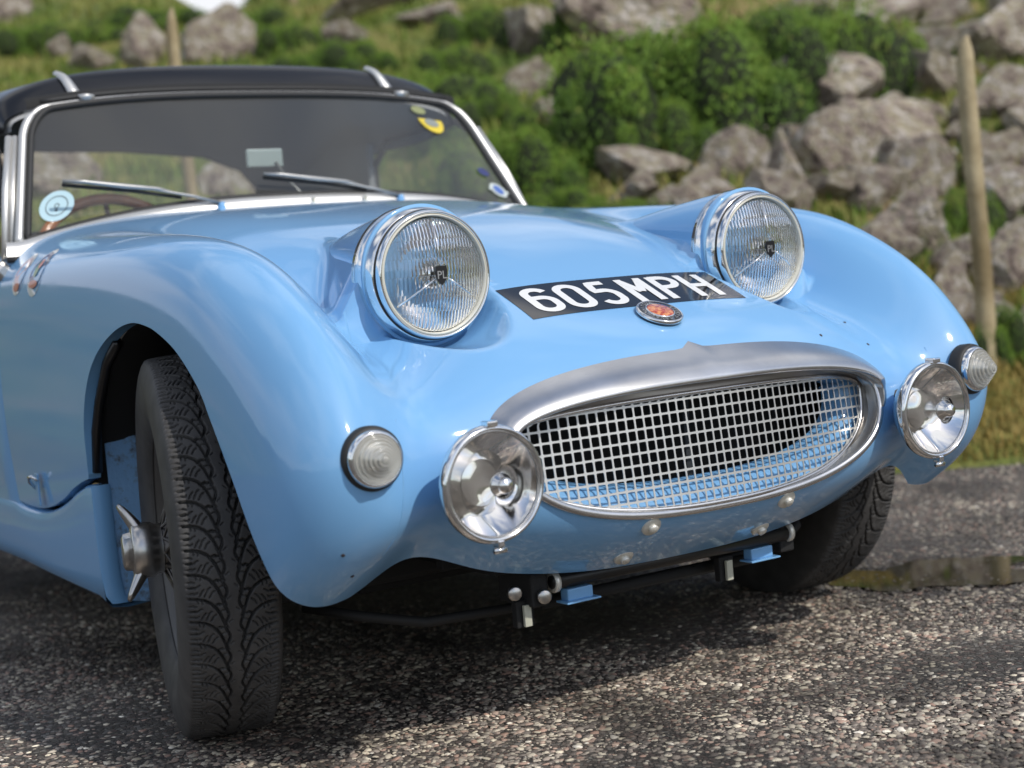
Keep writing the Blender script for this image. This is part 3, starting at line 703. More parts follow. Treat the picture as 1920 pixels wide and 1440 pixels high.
# ---- windscreen
def ws_bot(x): # y,z of the lower glass edge
    q=abs(x)/.6; return .735-.02*(1-q*q)*1.0+.0, .872-.060*q**2.6
def ws_pt(u,v): # u -1..1 across, v 0..1 up
    xb,xt=.603,.523; x=u*(xb+(xt-xb)*v); 
    q=abs(u); yb_,zb=.738-.03*(1-q*q),.880-.066*q**2.5
    yt_,zt=.885-.02*(1-q*q),1.121-.030*q**3
    return Vector((x,yb_+(yt_-yb_)*v,zb+(zt-zb)*v))
def outline(k=0.,n=160,rc=.09):
    pts=[]
    # rounded upper corners
    def corner(su): return [(su*(1-rc*1.0*(1-math.cos(a))*.0),0) for a in(0,)]
    path=[(-1,0),(1,0)]
    P=[(-1+2*i/40,0) for i in range(41)]
    P+=[(1,v) for v in np.linspace(.04,.78,16)]
    P+=[(1-.085*(1-math.cos(a)),.78+.22*math.sin(a)) for a in np.linspace(.15,math.pi/2,10)]
    P+=[(.915-1.83*i/40,1) for i in range(1,40)]
    P+=[(-1+.085*(1-math.cos(a)),.78+.22*math.sin(a)) for a in np.linspace(math.pi/2,.15,10)]
    P+=[(-1,v) for v in np.linspace(.78,.04,16)]
    return P
OP=outline()
nu,nv=40,20
wg=mat('windscreen_glass',(.8,.85,.85),0)
def thin_glass(m,tint,refl=1.):
    t=m.node_tree; t.nodes.clear(); o=N(t,'ShaderNodeOutputMaterial'); tr=N(t,'ShaderNodeBsdfTransparent'); gl=N(t,'ShaderNodeBsdfGlossy'); mxx=N(t,'ShaderNodeMixShader'); fr=N(t,'ShaderNodeFresnel')
    tr.inputs[0].default_value=(*tint,1); gl.inputs['Roughness'].default_value=.02; gl.inputs[0].default_value=(refl,refl,refl,1); fr.inputs['IOR'].default_value=1.5
    df=N(t,'ShaderNodeBsdfDiffuse'); df.inputs[0].default_value=(.8,.8,.78,1); m0=N(t,'ShaderNodeMixShader'); m0.inputs[0].default_value=.055; t.links.new(tr.outputs[0],m0.inputs[1]); t.links.new(df.outputs[0],m0.inputs[2])   # dusty film plus painted haze that greys and lifts the cabin view
    t.links.new(fr.outputs[0],mxx.inputs[0]); t.links.new(m0.outputs[0],mxx.inputs[1]); t.links.new(gl.outputs[0],mxx.inputs[2]); t.links.new(mxx.outputs[0],o.inputs[0])
thin_glass(wg,(.80,.82,.81))
V=[ws_pt(-1+2*i/nu,j/nv)[:] for j in range(nv+1) for i in range(nu+1)]
glass=mesh('windscreen',V,grid_faces(nv+1,nu+1),wg,car)
fr_pts=[ws_pt(u,v)+Vector((0,-.002,0)) for u,v in OP]
# three sides of bright frame, then the broad strip along the bottom
iL=41
tube('windscreen_frame',fr_pts[iL-1:]+[fr_pts[0]],[.0085 if abs(OP[i_ % len(OP)][0])>.97 else .0058 for i_ in range(iL-1,len(OP)+1)],white_alu,car,10,updir=(0,1,0))
tube('windscreen_seal',[p+ (ws_pt(0,.5)-p)*.028+Vector((0,-.002,0)) for p in fr_pts],.0075,rubber,car,8,closed=True,updir=(0,1,0))
V=[]
for i in range(61):
    u=-1.045+2.09*i/60; p=ws_pt(max(-1,min(1,u)),0); p.x=u*.603; q=abs(u); h=.024+.008*q
    top=p+Vector((0,-.004,.004)); 
    V+=[(top.x,top.y+.006,top.z),(top.x,top.y-.006,top.z-.001),(top.x*1.004,top.y-.016,top.z-h*.45),(top.x*1.008,top.y-.020,top.z-h)]
mesh('scuttle_strip',V,grid_faces(61,4),white_alu,car)
tube('scuttle_rubber',[(V[4*i+3][0],V[4*i+3][1]-.001,V[4*i+3][2]-.003) for i in range(61)],.0065,rubber,car,8)
V2_=[]
for i in range(61):
    a=V[4*i+3]; V2_+=[(a[0],a[1],a[2]-.002),(a[0]*1.004,a[1]-.012,a[2]-.035)]
for s in(-1,1):  # side pillars and their feet
    a=ws_pt(s,0); b_=ws_pt(s,.80)
    for k,(dx,r) in enumerate(((.012,.007),(.026,.0075))):
        tube('pillar',[a+Vector((s*dx,.012,-.03)),a.lerp(b_,.5)+Vector((s*dx*1.0,.014,0)),b_+Vector((s*dx*.9,.016,0))],r,white_alu,car,10,updir=(0,1,0))
    ft=box('pillar_foot',a+Vector((s*.040,.02,-.052)),(.034,.085,.035),steel,car,rot=Matrix.Rotation(s*.7,3,'Y'),bev=.010)
    tube('quarterlight_frame',[a+Vector((s*.045,.06,-.02)),a.lerp(b_,.9)+Vector((s*.035,.06,.0))],.008,white_alu,car,10,updir=(0,1,0))
wipm=mat('wiper_blade',(.05,.05,.05),.4); blade_s=mat('wiper_silver',(.40,.40,.39),.4,.7)
for xp,xe,x1,rise in((-.193,-.515,-.20,.045),(.232,-.085,.11,.045)):
    pz=ztop(xp,.690,0); p=Vector((xp,.690,pz.z))
    pv=lathe('wiper',[(.0095,-.006),(.0095,.002),(.0065,.005),(.0065,.011),(.0,.012)],paint,car,p,(0,-.25,1),20)
    e=Vector((xe,.705,.930)); m_=Vector(((xp+xe)/2-.02,.700,.915))
    tube('wiper_arm',[p+Vector((0,0,.009)),p+Vector((-.06,.004,.026)),m_,m_+Vector((-.03,.002,.004))],[.006,.005,.004,.003],blade_s,pv,8,flat=.6)
    tube('blade_holder',[m_+Vector((.10,-.004,-.022)),m_+Vector((.05,-.004,-.008)),m_+Vector((-.02,-.003,.0)),m_+Vector((-.10,-.002,.012)),e],[.002,.004,.0055,.004,.0035],blade_s,pv,8)
    tube('blade_rubber',[m_+Vector((.10,.002,-.027)),m_+Vector((0,.002,-.010)),e+Vector((0,.004,-.007))],.0038,rubber,pv,6)
for x in(.015,.14):
    box('strip_clip',(x,.684,.868),(.007,.006,.014),chrome,car,bev=.001)
# screen stickers
def disc(name,u,v,r,m,parent,sx=1.,n=32,half=False,off=-.004,ring=None):
    c=ws_pt(u,v); dx=(ws_pt(u+.02,v)-c).normalized(); dv=(ws_pt(u,v+.02)-c).normalized(); nn=dx.cross(dv).normalized()
    if nn.y>0: nn=-nn
    V=[]; a0,a1=(0,2*math.pi) if not half else (math.pi,2*math.pi)
    if ring:
        for k in range(n+1):
            a=a0+(a1-a0)*k/n
            for q in(ring,1): V.append((c+dx*math.cos(a)*r*sx*q+dv*math.sin(a)*r*q-nn*off*1)[:])
        return mesh(name,V,grid_faces(n+1,2),m,parent,False)
    V=[(c+dx*math.cos(a0+(a1-a0)*k/n)*r*sx+dv*math.sin(a0+(a1-a0)*k/n)*r-nn*off)[:] for k in range(n+1 if half else n)]
    return mesh(name,V,[tuple(range(len(V)))],m,parent,False)
tax=mat('sticker_pale_blue',(.42,.60,.66),.5); ink=mat('sticker_ink',(.03,.04,.05),.5); yel=mat('sticker_yellow',(.72,.55,.04),.5); stw=mat('sticker_white',(.55,.60,.58),.5); stb=mat('sticker_blue',(.08,.16,.45),.5)
ts=disc('screen_sticker',-.875,.19,.036,tax,glass,1.0); disc('sticker_drawing',-.875,.19,.0235,ink,ts,1.0,ring=.93,off=-.0048); disc('sticker_drawing',-.875,.19,.0055,ink,ts,1,ring=.7,off=-.0048); disc('sticker_drawing',-.877,.158,.003,ink,ts,1,off=-.0048)
ys_=disc('screen_sticker',.765,.79,.040,yel,glass,.82,half=True); disc('sticker_print',.765,.755,.012,mat('sticker_grey',(.25,.27,.25),.5),ys_,1.6,off=-.005)
disc('screen_sticker',.735,.875,.012,mat('sticker_olive',(.25,.27,.12),.5),glass,1.6)
wb=disc('screen_sticker',.905,.17,.020,stw,glass,1.2,off=-.004); disc('sticker_print',.905,.17,.013,stb,wb,1.1,off=-.0048)
disc('sticker_wing',.905,.165,.006,stw,wb,5.2,off=-.0044)
disc('screen_sticker',.885,.33,.012,mat('sticker_navy',(.03,.04,.15),.5),glass,1.3)
# mirror on a stem
sm=tube('interior_mirror',[(.016,.728,.880),(.014,.80,.925),(.004,.83,.966)],.0035,blade_s,car,8)
box('mirror_glass',(-.020,.835,.975),(.088,.010,.042),mat('mirror_back',(.50,.58,.58),.18,.6),sm,bev=.004)
# steering wheel, dashboard, seats
wood=mat('steering_wood',(.30,.09,.025),.3,coat=.8); noisy(wood,(.25,.07,.02),(.70,.24,.06),14,.35,.65)
C0=Vector((-.30,1.03,.745)); ax1=Vector((1,0,0)); ax2=Vector((0,.34,.94)).normalized()
pts=[C0+ax1*math.cos(a)*.185+ax2*math.sin(a)*.185 for a in np.linspace(0,2*math.pi,60,endpoint=False)]
sw_=tube('steering_wheel',pts,.0125,wood,car,12,closed=True,updir=(0,1,0))
for a in(90,210,330):
    a=math.radians(a); tube('steering_spoke',[C0,C0+ax1*math.cos(a)*.18+ax2*math.sin(a)*.18],.006,alu,sw_,8,updir=(0,1,0))
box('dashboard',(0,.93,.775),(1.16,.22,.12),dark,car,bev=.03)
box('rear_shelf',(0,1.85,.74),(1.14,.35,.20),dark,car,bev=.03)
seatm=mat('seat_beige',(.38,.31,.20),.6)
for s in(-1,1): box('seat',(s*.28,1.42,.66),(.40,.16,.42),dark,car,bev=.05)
box('cabin_floor',(0,1.2,.34),(1.2,1.6,.04),blk,car)
# ---- roof
def roof_section(v):
    """v 0..1 front to rear -> y, top z, side z, half width at side"""
    y=.872+1.18*v
    f=min(1,v/.05); 
    zt=1.128+.066*math.sin(min(1,v/.055)*math.pi/2)+.012*math.sin(v*math.pi) - .34*max(0,(v-.52)/.48)**2.2
    y-= .0
    hw=.548+.045*min(1,v/.2)+.0*v
    zs=1.070-.02*min(1,v/.3)-.20*max(0,(v-.45)/.55)**1.3
    return y,zt,zs,hw
def roof_shell(ins,nv=90,nu=90):
    V=[]
    for j in range(nv+1):
        v=j/nv; y,zt,zs,hw=roof_section(v); zt-=ins; hw-=ins
        if j==0: pass
        for i in range(nu+1):
            a=math.pi*(i/nu); c,s=math.cos(a),math.sin(a); e=2/3.6
            x=-math.copysign(abs(c)**e,c)*hw; z=zs+(zt-zs)*abs(s)**e
            crown=.018*(1-(x/hw)**2)-.018
            V.append((x,y+.07*(x/.55)**2*max(0,1-v*4)+(.012 if v<.5 else -.08*(x/hw)**2*(v-.5)*2),z+crown*.8))
    return np.array(V),tris(grid_faces(nv+1,nu+1))
def cutroof(V,F):
    # rear window, side windows
    rear=[(-.50,.70),(.36,.70),(.45,.80),(.43,.97),(.34,1.035),(.2,1.062),(0,1.085),(-.28,1.09),(-.5,1.08)]
    rear=[(-.47,.74),(.44,.74),(.45,.90),(.43,.985),(.37,1.035),(.25,1.075),(0,1.095),(-.25,1.10),(-.40,1.09),(-.47,1.04),(-.48,.90)]
    g1=sd_poly(rear,V[:,0],V[:,2]); g1=np.where(V[:,1]>1.55,g1,-1)
    V,F,_=clip(V,F,g1)
    return V,F
Vr,Fr=cutroof(*roof_shell(0.)); roof=mesh('roof',Vr,Fr,blk_gloss,car)
Vr,Fr=cutroof(*roof_shell(.014)); mesh('headlining',Vr,Fr,lining,roof)
# closing header over the screen
V=[]
for i in range(61):
    u=-1+2*i/60; p=ws_pt(u*.985,1); y,zt,zs,hw=roof_section(0)
    V+=[(p.x,p.y+.004,p.z+.002),(p.x,p.y+.004,p.z+.018),(p.x,p.y+.02,p.z+.026)]
mesh('roof_header',V,grid_faces(61,3),blk,car)
tube('roof_header_seal',[ws_pt(u,1)+Vector((0,.006,.0125)) for u in np.linspace(-.93,.93,40)],.005,rubber,car,8,updir=(0,1,0))
# rear quarter and door window frames on each side
for s in(-1,1):
    V=[(s*.590,1.46,.80),(s*.590,1.45,.99),(s*.575,1.42,1.06),(s*.56,1.60,1.07),(s*.55,1.9,.98),(s*.56,2.0,.80)]
    V+= [(x-s*.02,y,z) for x,y,z in V]; n=6
    mesh('rear_quarter',V,[tuple(range(n)),tuple(range(n,2*n))[::-1]]+[(i,i+n,(i+1)%n+n,(i+1)%n) for i in range(n)],lining,roof,False)
    tube('side_window_frame',[(s*.605,.80,.86),(s*.585,.90,1.02),(s*.583,1.0,1.068),(s*.585,1.36,1.058),(s*.592,1.455,1.00),(s*.598,1.47,.86)],.010,dark,roof,10,updir=(1,0,0))
    gw=mesh('side_window',[(s*.603,.80,.80),(s*.585,.92,1.06),(s*.586,1.44,1.05),(s*.60,1.46,.80)],[(0,1,2,3)],wg,roof,False)
# chrome straps over the header
def roofp(x,v,off=0):
    y,zt,zs,hw=roof_section(v); c=min(.999,(abs(x)/hw)**(3.6/2)); sn=math.sqrt(1-c*c); z=zs+(zt-zs)*sn**(2/3.6)+(.018*(1-(x/hw)**2)-.018)*.8
    return y+.07*(x/.55)**2*max(0,1-v*4)+.012,z+off
for x,dxx in((-.392,-.025),(.362,-.035)):
    p=ws_pt(x/.523,1); pts=[(p.y-.006,p.z-.004,0),(p.y-.009,p.z+.008,.1)]
    for k,v in enumerate((.002,.008,.018,.03,.045,.062)):
        yy,zz=roofp(x+dxx*(k+1)/6,v,.003+.004*(k==5)); pts.append((yy-.004,zz,.2+.8*k/5))
    pts=[tuple(q) for q in crom(pts,22)]
    V=[]
    for yy,zz,q in pts:
        w_=.015-.009*q; V+=[(x-w_+dxx*q,yy+.002,zz-.001),(x-w_+dxx*q,yy-.003,zz+.004),(x+dxx*q,yy-.005,zz+.006),(x+w_+dxx*q,yy-.003,zz+.004),(x+w_+dxx*q,yy+.002,zz-.001)]
    mesh('header_clamp',V,grid_faces(len(pts),5),white_alu,car)
# side decals on the near wing
def decal(name,cy,cz,w_,h_,m,parent,off,tilt=0,x0=-1):
    V=[];n=16
    for k in range(n):
        a=2*math.pi*k/n; yy=cy+math.cos(a)*w_; zz=cz+math.sin(a)*h_+tilt*math.cos(a)*w_
        h=bvh2.ray_cast(Vector((-1.2,yy,zz)),Vector((1,0,0))); nn=h[1] if h[1].x<0 else -h[1]
        V.append((h[0]+nn*off)[:])
    return mesh(name,V,[tuple(range(n))],m,parent,False)
dw=mat('decal_white',(.62,.64,.64),.3,coat=.6); dn=mat('decal_navy',(.05,.05,.16),.3,coat=.6); dr=mat('decal_red',(.55,.10,.08),.3,coat=.6); dg=mat('decal_green',(.08,.20,.06),.3,coat=.6); dp=mat('decal_pink',(.55,.38,.42),.3,coat=.6)
d1=decal('wing_sticker',.495,.748,.042,.042,dw,car,.0008); decal('sticker_panel',.495,.752,.034,.032,dn,d1,.0012); decal('sticker_figure',.500,.757,.012,.015,dg,d1,.0016); decal('sticker_figure',.492,.764,.009,.008,dr,d1,.0019); decal('sticker_band',.497,.729,.026,.007,dr,d1,.0018)
d2=decal('wing_sticker',.600,.750,.036,.038,dw,car,.0008); decal('sticker_panel',.600,.753,.027,.028,dp,d2,.0012); decal('sticker_band',.602,.727,.018,.008,dr,d2,.0016)
# small chips and bugs on the paint
chipm=mat('paint_chip',(.04,.03,.03),.7)
for x,z in((-.60,.335),(.285,.54),(.43,.55),(-.575,.30),(.40,.515)):
    p,n_=surfn(x,z); lathe('paint_chip',[(0,.0012),(.0026,.0008),(.0030,0)],chipm,car,p,n_,7)
# ---------------------------------------------------------------- the place
UA=Vector((math.cos(TH),-math.sin(TH),0)); WA=Vector((math.sin(TH),math.cos(TH),0)); C2=Vector((CAM[0],CAM[1],0))
def uw(u,w): p=C2+UA*u+WA*w; return p.x,p.y
def fbm(x,y,z=0,o=4):
    s=0;a=1
    for k in range(o): s+=a*noise.noise(Vector((x,y,z+k*7.1))); x*=2.03;y*=2.03;a*=.5
    return s
def hill(u,w):
    t=w-4.62-.10*noise.noise(Vector((u*.9,1.3,0)))
    if t<=0: return 0.
    ridge=3.75-1.0*math.exp(-((u+2.15)/.50)**2)+.25*noise.noise(Vector((u*.5,0,9)))+ (1.4 if u>1.5 else 0)*min(1,max(0,(u-1.5)/2))
    h=.44*t if t<1.2 else .528+.37*(t-1.2)
    f=min(1,t/1.0); h+=f*(.16*fbm(u*.7,w*.7)+.05*fbm(u*3,w*3,5))
    if h>ridge-.3: h=ridge-.3*math.exp(-(h-ridge+.3)/.3)
    return max(h,.0)
# tarmac
road=mat('tarmac',(.05,.05,.05),.8)
t,b,l=nodes(road); tcn=N(t,'ShaderNodeTexCoord')
vo=N(t,'ShaderNodeTexVoronoi'); vo.inputs['Scale'].default_value=115; vo2=N(t,'ShaderNodeTexVoronoi',feature='DISTANCE_TO_EDGE'); vo2.inputs['Scale'].default_value=115
cr=N(t,'ShaderNodeValToRGB'); e=cr.color_ramp.elements; e[0].position=0; e[0].color=(.06,.052,.045,1); e[1].position=1; e[1].color=(.26,.235,.21,1)
for p_,c_ in((.3,(.11,.095,.08)),(.55,(.16,.14,.115)),(.7,(.15,.10,.085)),(.85,(.19,.18,.155))): x=e.new(p_); x.color=(*c_,1)
sp_=N(t,'ShaderNodeSeparateColor'); n1=N(t,'ShaderNodeTexNoise'); n1.inputs['Scale'].default_value=2.2; n1.inputs['Detail'].default_value=6
mr=N(t,'ShaderNodeMapRange'); mr.inputs[1].default_value=.35; mr.inputs[2].default_value=.65; mr.inputs[3].default_value=.4; mr.inputs[4].default_value=1.1
mm_=N(t,'ShaderNodeVectorMath',operation='SCALE'); er=N(t,'ShaderNodeMapRange'); er.inputs[2].default_value=.12; er.inputs[3].default_value=.55; er.inputs[4].default_value=1
m2=N(t,'ShaderNodeVectorMath',operation='SCALE')
for v_ in(vo,vo2,n1): l(tcn.outputs['Object'],v_.inputs['Vector'])
l(vo.outputs['Color'],sp_.inputs[0]); l(sp_.outputs[0],cr.inputs[0]); l(n1.outputs[0],mr.inputs[0]); l(cr.outputs[0],mm_.inputs[0]); l(mr.outputs[0],mm_.inputs['Scale'])
l(vo2.outputs['Distance'],er.inputs[0]); l(mm_.outputs[0],m2.inputs[0]); l(er.outputs[0],m2.inputs['Scale']); l(m2.outputs[0],b.inputs['Base Color'])
bp=N(t,'ShaderNodeBump'); bp.inputs['Strength'].default_value=1; bp.inputs['Distance'].default_value=.004; l(er.outputs[0],bp.inputs['Height']); l(bp.outputs[0],b.inputs['Normal'])
def puddle_d(x,y):
    # coordinates of the wet hollow beyond the far wheel
    dx,dy=x-.93,y+.16; a=dx*UA.x+dy*UA.y; c_=dx*WA.x+dy*WA.y
    return 1-((a/.24)**2+(c_/.15)**2)+1.1*noise.noise(Vector((x*7,y*7,2)))+.5*noise.noise(Vector((x*19,y*19,2)))-.25
G_=300
vs=np.linspace(-60,60,121); 
mesh('ground',[(x,y,-.012) for y in(-300,300) for x in(-300,300)],[(0,1,3,2)],road,None,False)['kind']='structure'
# near sheet with chippings
gx=np.linspace(-2.4,4.2,180); gyy=np.linspace(-2.2,4.6,180)
V=[(x,y,-.002+.004*noise.noise(Vector((x*2,y*2,0)))-.007*max(0,min(1,puddle_d(x,y)+.3))) for y in gyy for x in gx]
rs=mesh('road_surface',V,grid_faces(180,180),road,None); tag(rs,kind='structure')
# loose and bedded chippings
ch_m=mat('chippings',(.2,.2,.2),.75)
t,b,l=nodes(ch_m); at=N(t,'ShaderNodeAttribute'); at.attribute_name='tone'; at.attribute_type='GEOMETRY'
cr=N(t,'ShaderNodeValToRGB'); cr.color_ramp.interpolation='LINEAR'; e=cr.color_ramp.elements; e[0].color=(.065,.052,.043,1); e[1].color=(.68,.62,.52,1)
for p_,c_ in((.25,(.14,.118,.10)),(.45,(.25,.21,.172)),(.6,(.32,.205,.155)),(.68,(.29,.252,.20)),(.8,(.40,.35,.275)),(.93,(.50,.44,.33))): x=e.new(p_); x.color=(*c_,1)
tcn=N(t,'ShaderNodeTexCoord'); nz=N(t,'ShaderNodeTexNoise'); nz.inputs['Scale'].default_value=2.6; nz.inputs['Detail'].default_value=9; nz.inputs['Roughness'].default_value=.66
mr=N(t,'ShaderNodeMapRange'); mr.inputs[1].default_value=.40; mr.inputs[2].default_value=.60; mr.inputs[3].default_value=.45; mr.inputs[4].default_value=1.9
n3=N(t,'ShaderNodeTexNoise'); n3.inputs['Scale'].default_value=300; m4=N(t,'ShaderNodeMapRange'); m4.inputs[3].default_value=.7; m4.inputs[4].default_value=1.25
mm_=N(t,'ShaderNodeVectorMath',operation='SCALE'); m5=N(t,'ShaderNodeVectorMath',operation='SCALE')
l(at.outputs['Fac'],cr.inputs[0]); l(tcn.outputs['Object'],nz.inputs[0]); l(tcn.outputs['Object'],n3.inputs[0]); l(nz.outputs[0],mr.inputs[0]); l(n3.outputs[0],m4.inputs[0])
l(cr.outputs[0],mm_.inputs[0]); l(mr.outputs[0],mm_.inputs['Scale']); l(mm_.outputs[0],m5.inputs[0]); l(m4.outputs[0],m5.inputs['Scale'])
ad=N(t,'ShaderNodeAttribute'); ad.attribute_name='damp'; m6=N(t,'ShaderNodeVectorMath',operation='SCALE'); l(m5.outputs[0],m6.inputs[0]); l(ad.outputs['Fac'],m6.inputs['Scale']); l(m6.outputs[0],b.inputs['Base Color'])
def damp(x,y,w):
    # old, dark and damp tarmac further off and round the puddle; paler trodden patches close by
    n_=noise.noise(Vector((x*1.3,y*1.3,6)))+.6*noise.noise(Vector((x*3.4,y*3.4,8)))+.4*noise.noise(Vector((x*9,y*9,3)))
    f=1.0-.42*max(0,min(1,(w-2.55+.5*n_)/.5))
    return f*max(.45,min(1.25,1+.55*n_))*(1-.5*max(0,min(1,(puddle_d(x,y)+1.0))))
def chips(n,wr,ur,smin,smax,name,label,seedz):
    # flattened irregular 14-sided pebbles
    base=[]
    for ring_,zz in((1.,.0),(.72,.62)):
        base+=[(math.cos(a)*ring_,math.sin(a)*ring_,zz) for a in np.linspace(0,2*math.pi,6,endpoint=False)+(.3 if zz else 0)]
    base.append((0,0,.85)); base=np.array(base)
    fb=[]
    for k in range(6):
        k2=(k+1)%6; fb+=[(k,k2,6+k),(k2,6+k2,6+k),(6+k,6+k2,12)]
    fb=np.array(fb)
    w=wr[0]+(wr[1]-wr[0])*rng.random(n)**1.25; u=(rng.random(n)*2-1)*(.36*w+.15)+ur
    X=C2.x+UA.x*u+WA.x*w; Y=C2.y+UA.y*u+WA.y*w
    s=smin*(smax/smin)**(rng.random(n)**1.8)
    an=rng.random(n)*2*math.pi; ca,sa=np.cos(an)[:,None],np.sin(an)[:,None]
    jit=1+.28*(rng.random((n,13))-.5)*2
    bx=base[None,:,0]*jit*s[:,None]*(1+.45*rng.random(n))[:,None]; by=base[None,:,1]*jit*s[:,None]; bz=base[None,:,2]*s[:,None]*(.24+.34*rng.random(n))[:,None]
    tx,ty=(rng.random(n)-.5)[:,None]*.5,(rng.random(n)-.5)[:,None]*.5
    PX=bx*ca-by*sa+X[:,None]; PY=bx*sa+by*ca+Y[:,None]; PZ=bz+bx*tx+by*ty-.0021
    Vv=np.stack([PX,PY,PZ],-1).reshape(-1,3); Fv=(fb[None]+13*np.arange(n)[:,None,None]).reshape(-1,3)
    o=mesh(name,Vv,Fv,ch_m,None,False)
    a=o.data.attributes.new('tone','FLOAT','POINT'); a.data.foreach_set('value',np.repeat(rng.random(n),13).astype(np.float32))
    dm=np.array([float(damp(a_,b_,c_)) for a_,b_,c_ in zip(X,Y,w)]); a=o.data.attributes.new('damp','FLOAT','POINT'); a.data.foreach_set('value',np.repeat(dm,13).astype(np.float32))
    tag(o,label,'gravel',kind='stuff'); return o
chips(120000,(1.75,4.75),.05,.0018,.0068,'chippings','small mixed grey and pinkish stone chippings bedded in the dark tarmac',0)
water=mat('puddle_water',(.02,.017,.010),.03,spec=.5)
V=[];F_=[];n=70;idx={}
for j in range(n):
    for i in range(n):
        a=-.5+1.0*i/(n-1); c_=-.40+.80*j/(n-1); x=.93+a*UA.x+c_*WA.x; y=-.16+a*UA.y+c_*WA.y; V.append((x,y,.0002))
Vp=np.array(V); gp=np.array([-puddle_d(v[0],v[1]) for v in V]); Vp,Fp,_=clip(Vp,tris(grid_faces(n,n)),gp)
pd=mesh('puddle',Vp,Fp,water); tag(pd,kind='structure')
# hillside
heath=mat('heath',(.1,.12,.04),.9)
t,b,l=nodes(heath); tcn=N(t,'ShaderNodeTexCoord'); n1=N(t,'ShaderNodeTexNoise'); n1.inputs['Scale'].default_value=1.4; n1.inputs['Detail'].default_value=8; n1.inputs['Roughness'].default_value=.65
cr=N(t,'ShaderNodeValToRGB'); e=cr.color_ramp.elements; e[0].position=.36; e[0].color=(.045,.07,.012,1); e[1].position=.66; e[1].color=(.32,.22,.10,1)
for p_,c_ in((.45,(.10,.14,.02)),(.53,(.17,.18,.035)),(.6,(.23,.20,.06))): x=e.new(p_); x.color=(*c_,1)
n2=N(t,'ShaderNodeTexNoise'); n2.inputs['Scale'].default_value=30; bp=N(t,'ShaderNodeBump'); bp.inputs['Distance'].default_value=.05
l(tcn.outputs['Object'],n1.inputs[0]); l(n1.outputs[0],cr.inputs[0]); l(cr.outputs[0],b.inputs['Base Color']); l(tcn.outputs['Object'],n2.inputs[0]); l(n2.outputs[0],bp.inputs['Height']); l(bp.outputs[0],b.inputs['Normal'])
us=np.concatenate([np.linspace(-30,-6,24,endpoint=False),np.linspace(-6,7,130),np.linspace(7.3,40,26)]); ws_=np.concatenate([np.linspace(4.3,14,150),np.linspace(14.2,40,20)])
V=[(*uw(u,w_),hill(u,w_)-.004) for w_ in ws_ for u in us]
hs=mesh('hillside',V,grid_faces(len(ws_),len(us)),heath); tag(hs,kind='structure')
# distant mountains all round the pass
V=[];n=200
for r,hb in((45,0),(60,12),(90,36),(140,58)):
    for k in range(n):
        a=2*math.pi*k/n; hgt=hb*(.55+.55*abs(fbm(math.cos(a)*2.2,math.sin(a)*2.2,3)))*(1.0)
        q=(math.cos(a)*WA.x+math.sin(a)*WA.y)
        az=math.degrees(math.atan2(math.cos(a)*UA.x+math.sin(a)*UA.y,q)); e1_=min(1,abs(az+9.6)/16)**2 if abs(az+9.6)<16 else 1
        hgt*=max(.04,e1_)*(1 if -20<az<105 else (.30 if abs(az)>60 else .6))
        V.append((math.cos(a)*r,math.sin(a)*r,hgt-.5))
mt=mat('mountain',(.06,.065,.035),.95); noisy(mt,(.03,.04,.018),(.13,.115,.085),.12,.4,.62)
ms=mesh('mountains',V,grid_faces(4,n,closed_c=True),mt); tag(ms,kind='structure')
# rocks
rockm=mat('rock',(.3,.27,.25),.9)
t,b,l=nodes(rockm); tcn=N(t,'ShaderNodeTexCoord'); n1=N(t,'ShaderNodeTexNoise'); n1.inputs['Scale'].default_value=2.6; n1.inputs['Detail'].default_value=12; n1.inputs['Roughness'].default_value=.7
cr=N(t,'ShaderNodeValToRGB'); e=cr.color_ramp.elements; e[0].position=.33; e[0].color=(.07,.055,.05,1); e[1].position=.68; e[1].color=(.66,.61,.55,1)
for p_,c_ in((.41,(.20,.15,.12)),(.48,(.40,.33,.28)),(.53,(.34,.30,.17)),(.57,(.52,.46,.41))): x=e.new(p_); x.color=(*c_,1)
n2=N(t,'ShaderNodeTexNoise'); n2.inputs['Scale'].default_value=14; n2.inputs['Detail'].default_value=8; bp=N(t,'ShaderNodeBump'); bp.inputs['Distance'].default_value=.06; bp.inputs['Strength'].default_value=.8
l(tcn.outputs['Object'],n1.inputs[0]); l(n1.outputs[0],cr.inputs[0]); l(cr.outputs[0],b.inputs['Base Color']); l(tcn.outputs['Object'],n2.inputs[0]); l(n2.outputs[0],bp.inputs['Height']); l(bp.outputs[0],b.inputs['Normal'])
def rock_me(seed):
    r=random.Random(seed); bm=bmesh.new(); bmesh.ops.create_icosphere(bm,subdivisions=5,radius=1)
    planes=[(Vector((r.gauss(0,1),r.gauss(0,1),r.gauss(0,.9))).normalized(),r.uniform(.42,.86)) for _ in range(11)]
    for v in bm.verts:
        d=v.co.normalized(); m_=1.05
        for n_,k in planes:
            q=d.dot(n_)
            if q>1e-3: m_=min(m_,k/q)
        o=d*m_; m_+=.07*noise.noise(o*1.7+Vector((seed*3.1,0,0)))+.06*abs(noise.noise(o*4+Vector((seed,0,0))))-.10*max(0,.12-abs(noise.noise(o*2.6+Vector((0,seed,0)))))*5*.5+.03*noise.noise(o*14)
        v.co=d*m_
    me=bpy.data.meshes.new('boulder'); bm.to_mesh(me); bm.free(); me.materials.append(rockm); return me
rock_mes=[rock_me(k) for k in range(9)]
def rock(u,w_,z,sx,sy,sz,i,label,rz=0,ry=0):
    o=bpy.data.objects.new('boulder',rock_mes[i%9]); col.objects.link(o); x,y=uw(u,w_)
    o.location=(x,y,z); o.scale=(sx,sy,sz); o.rotation_euler=(0,ry,-TH+rz); tag(o,label,'boulder','boulders on the hillside'); return o
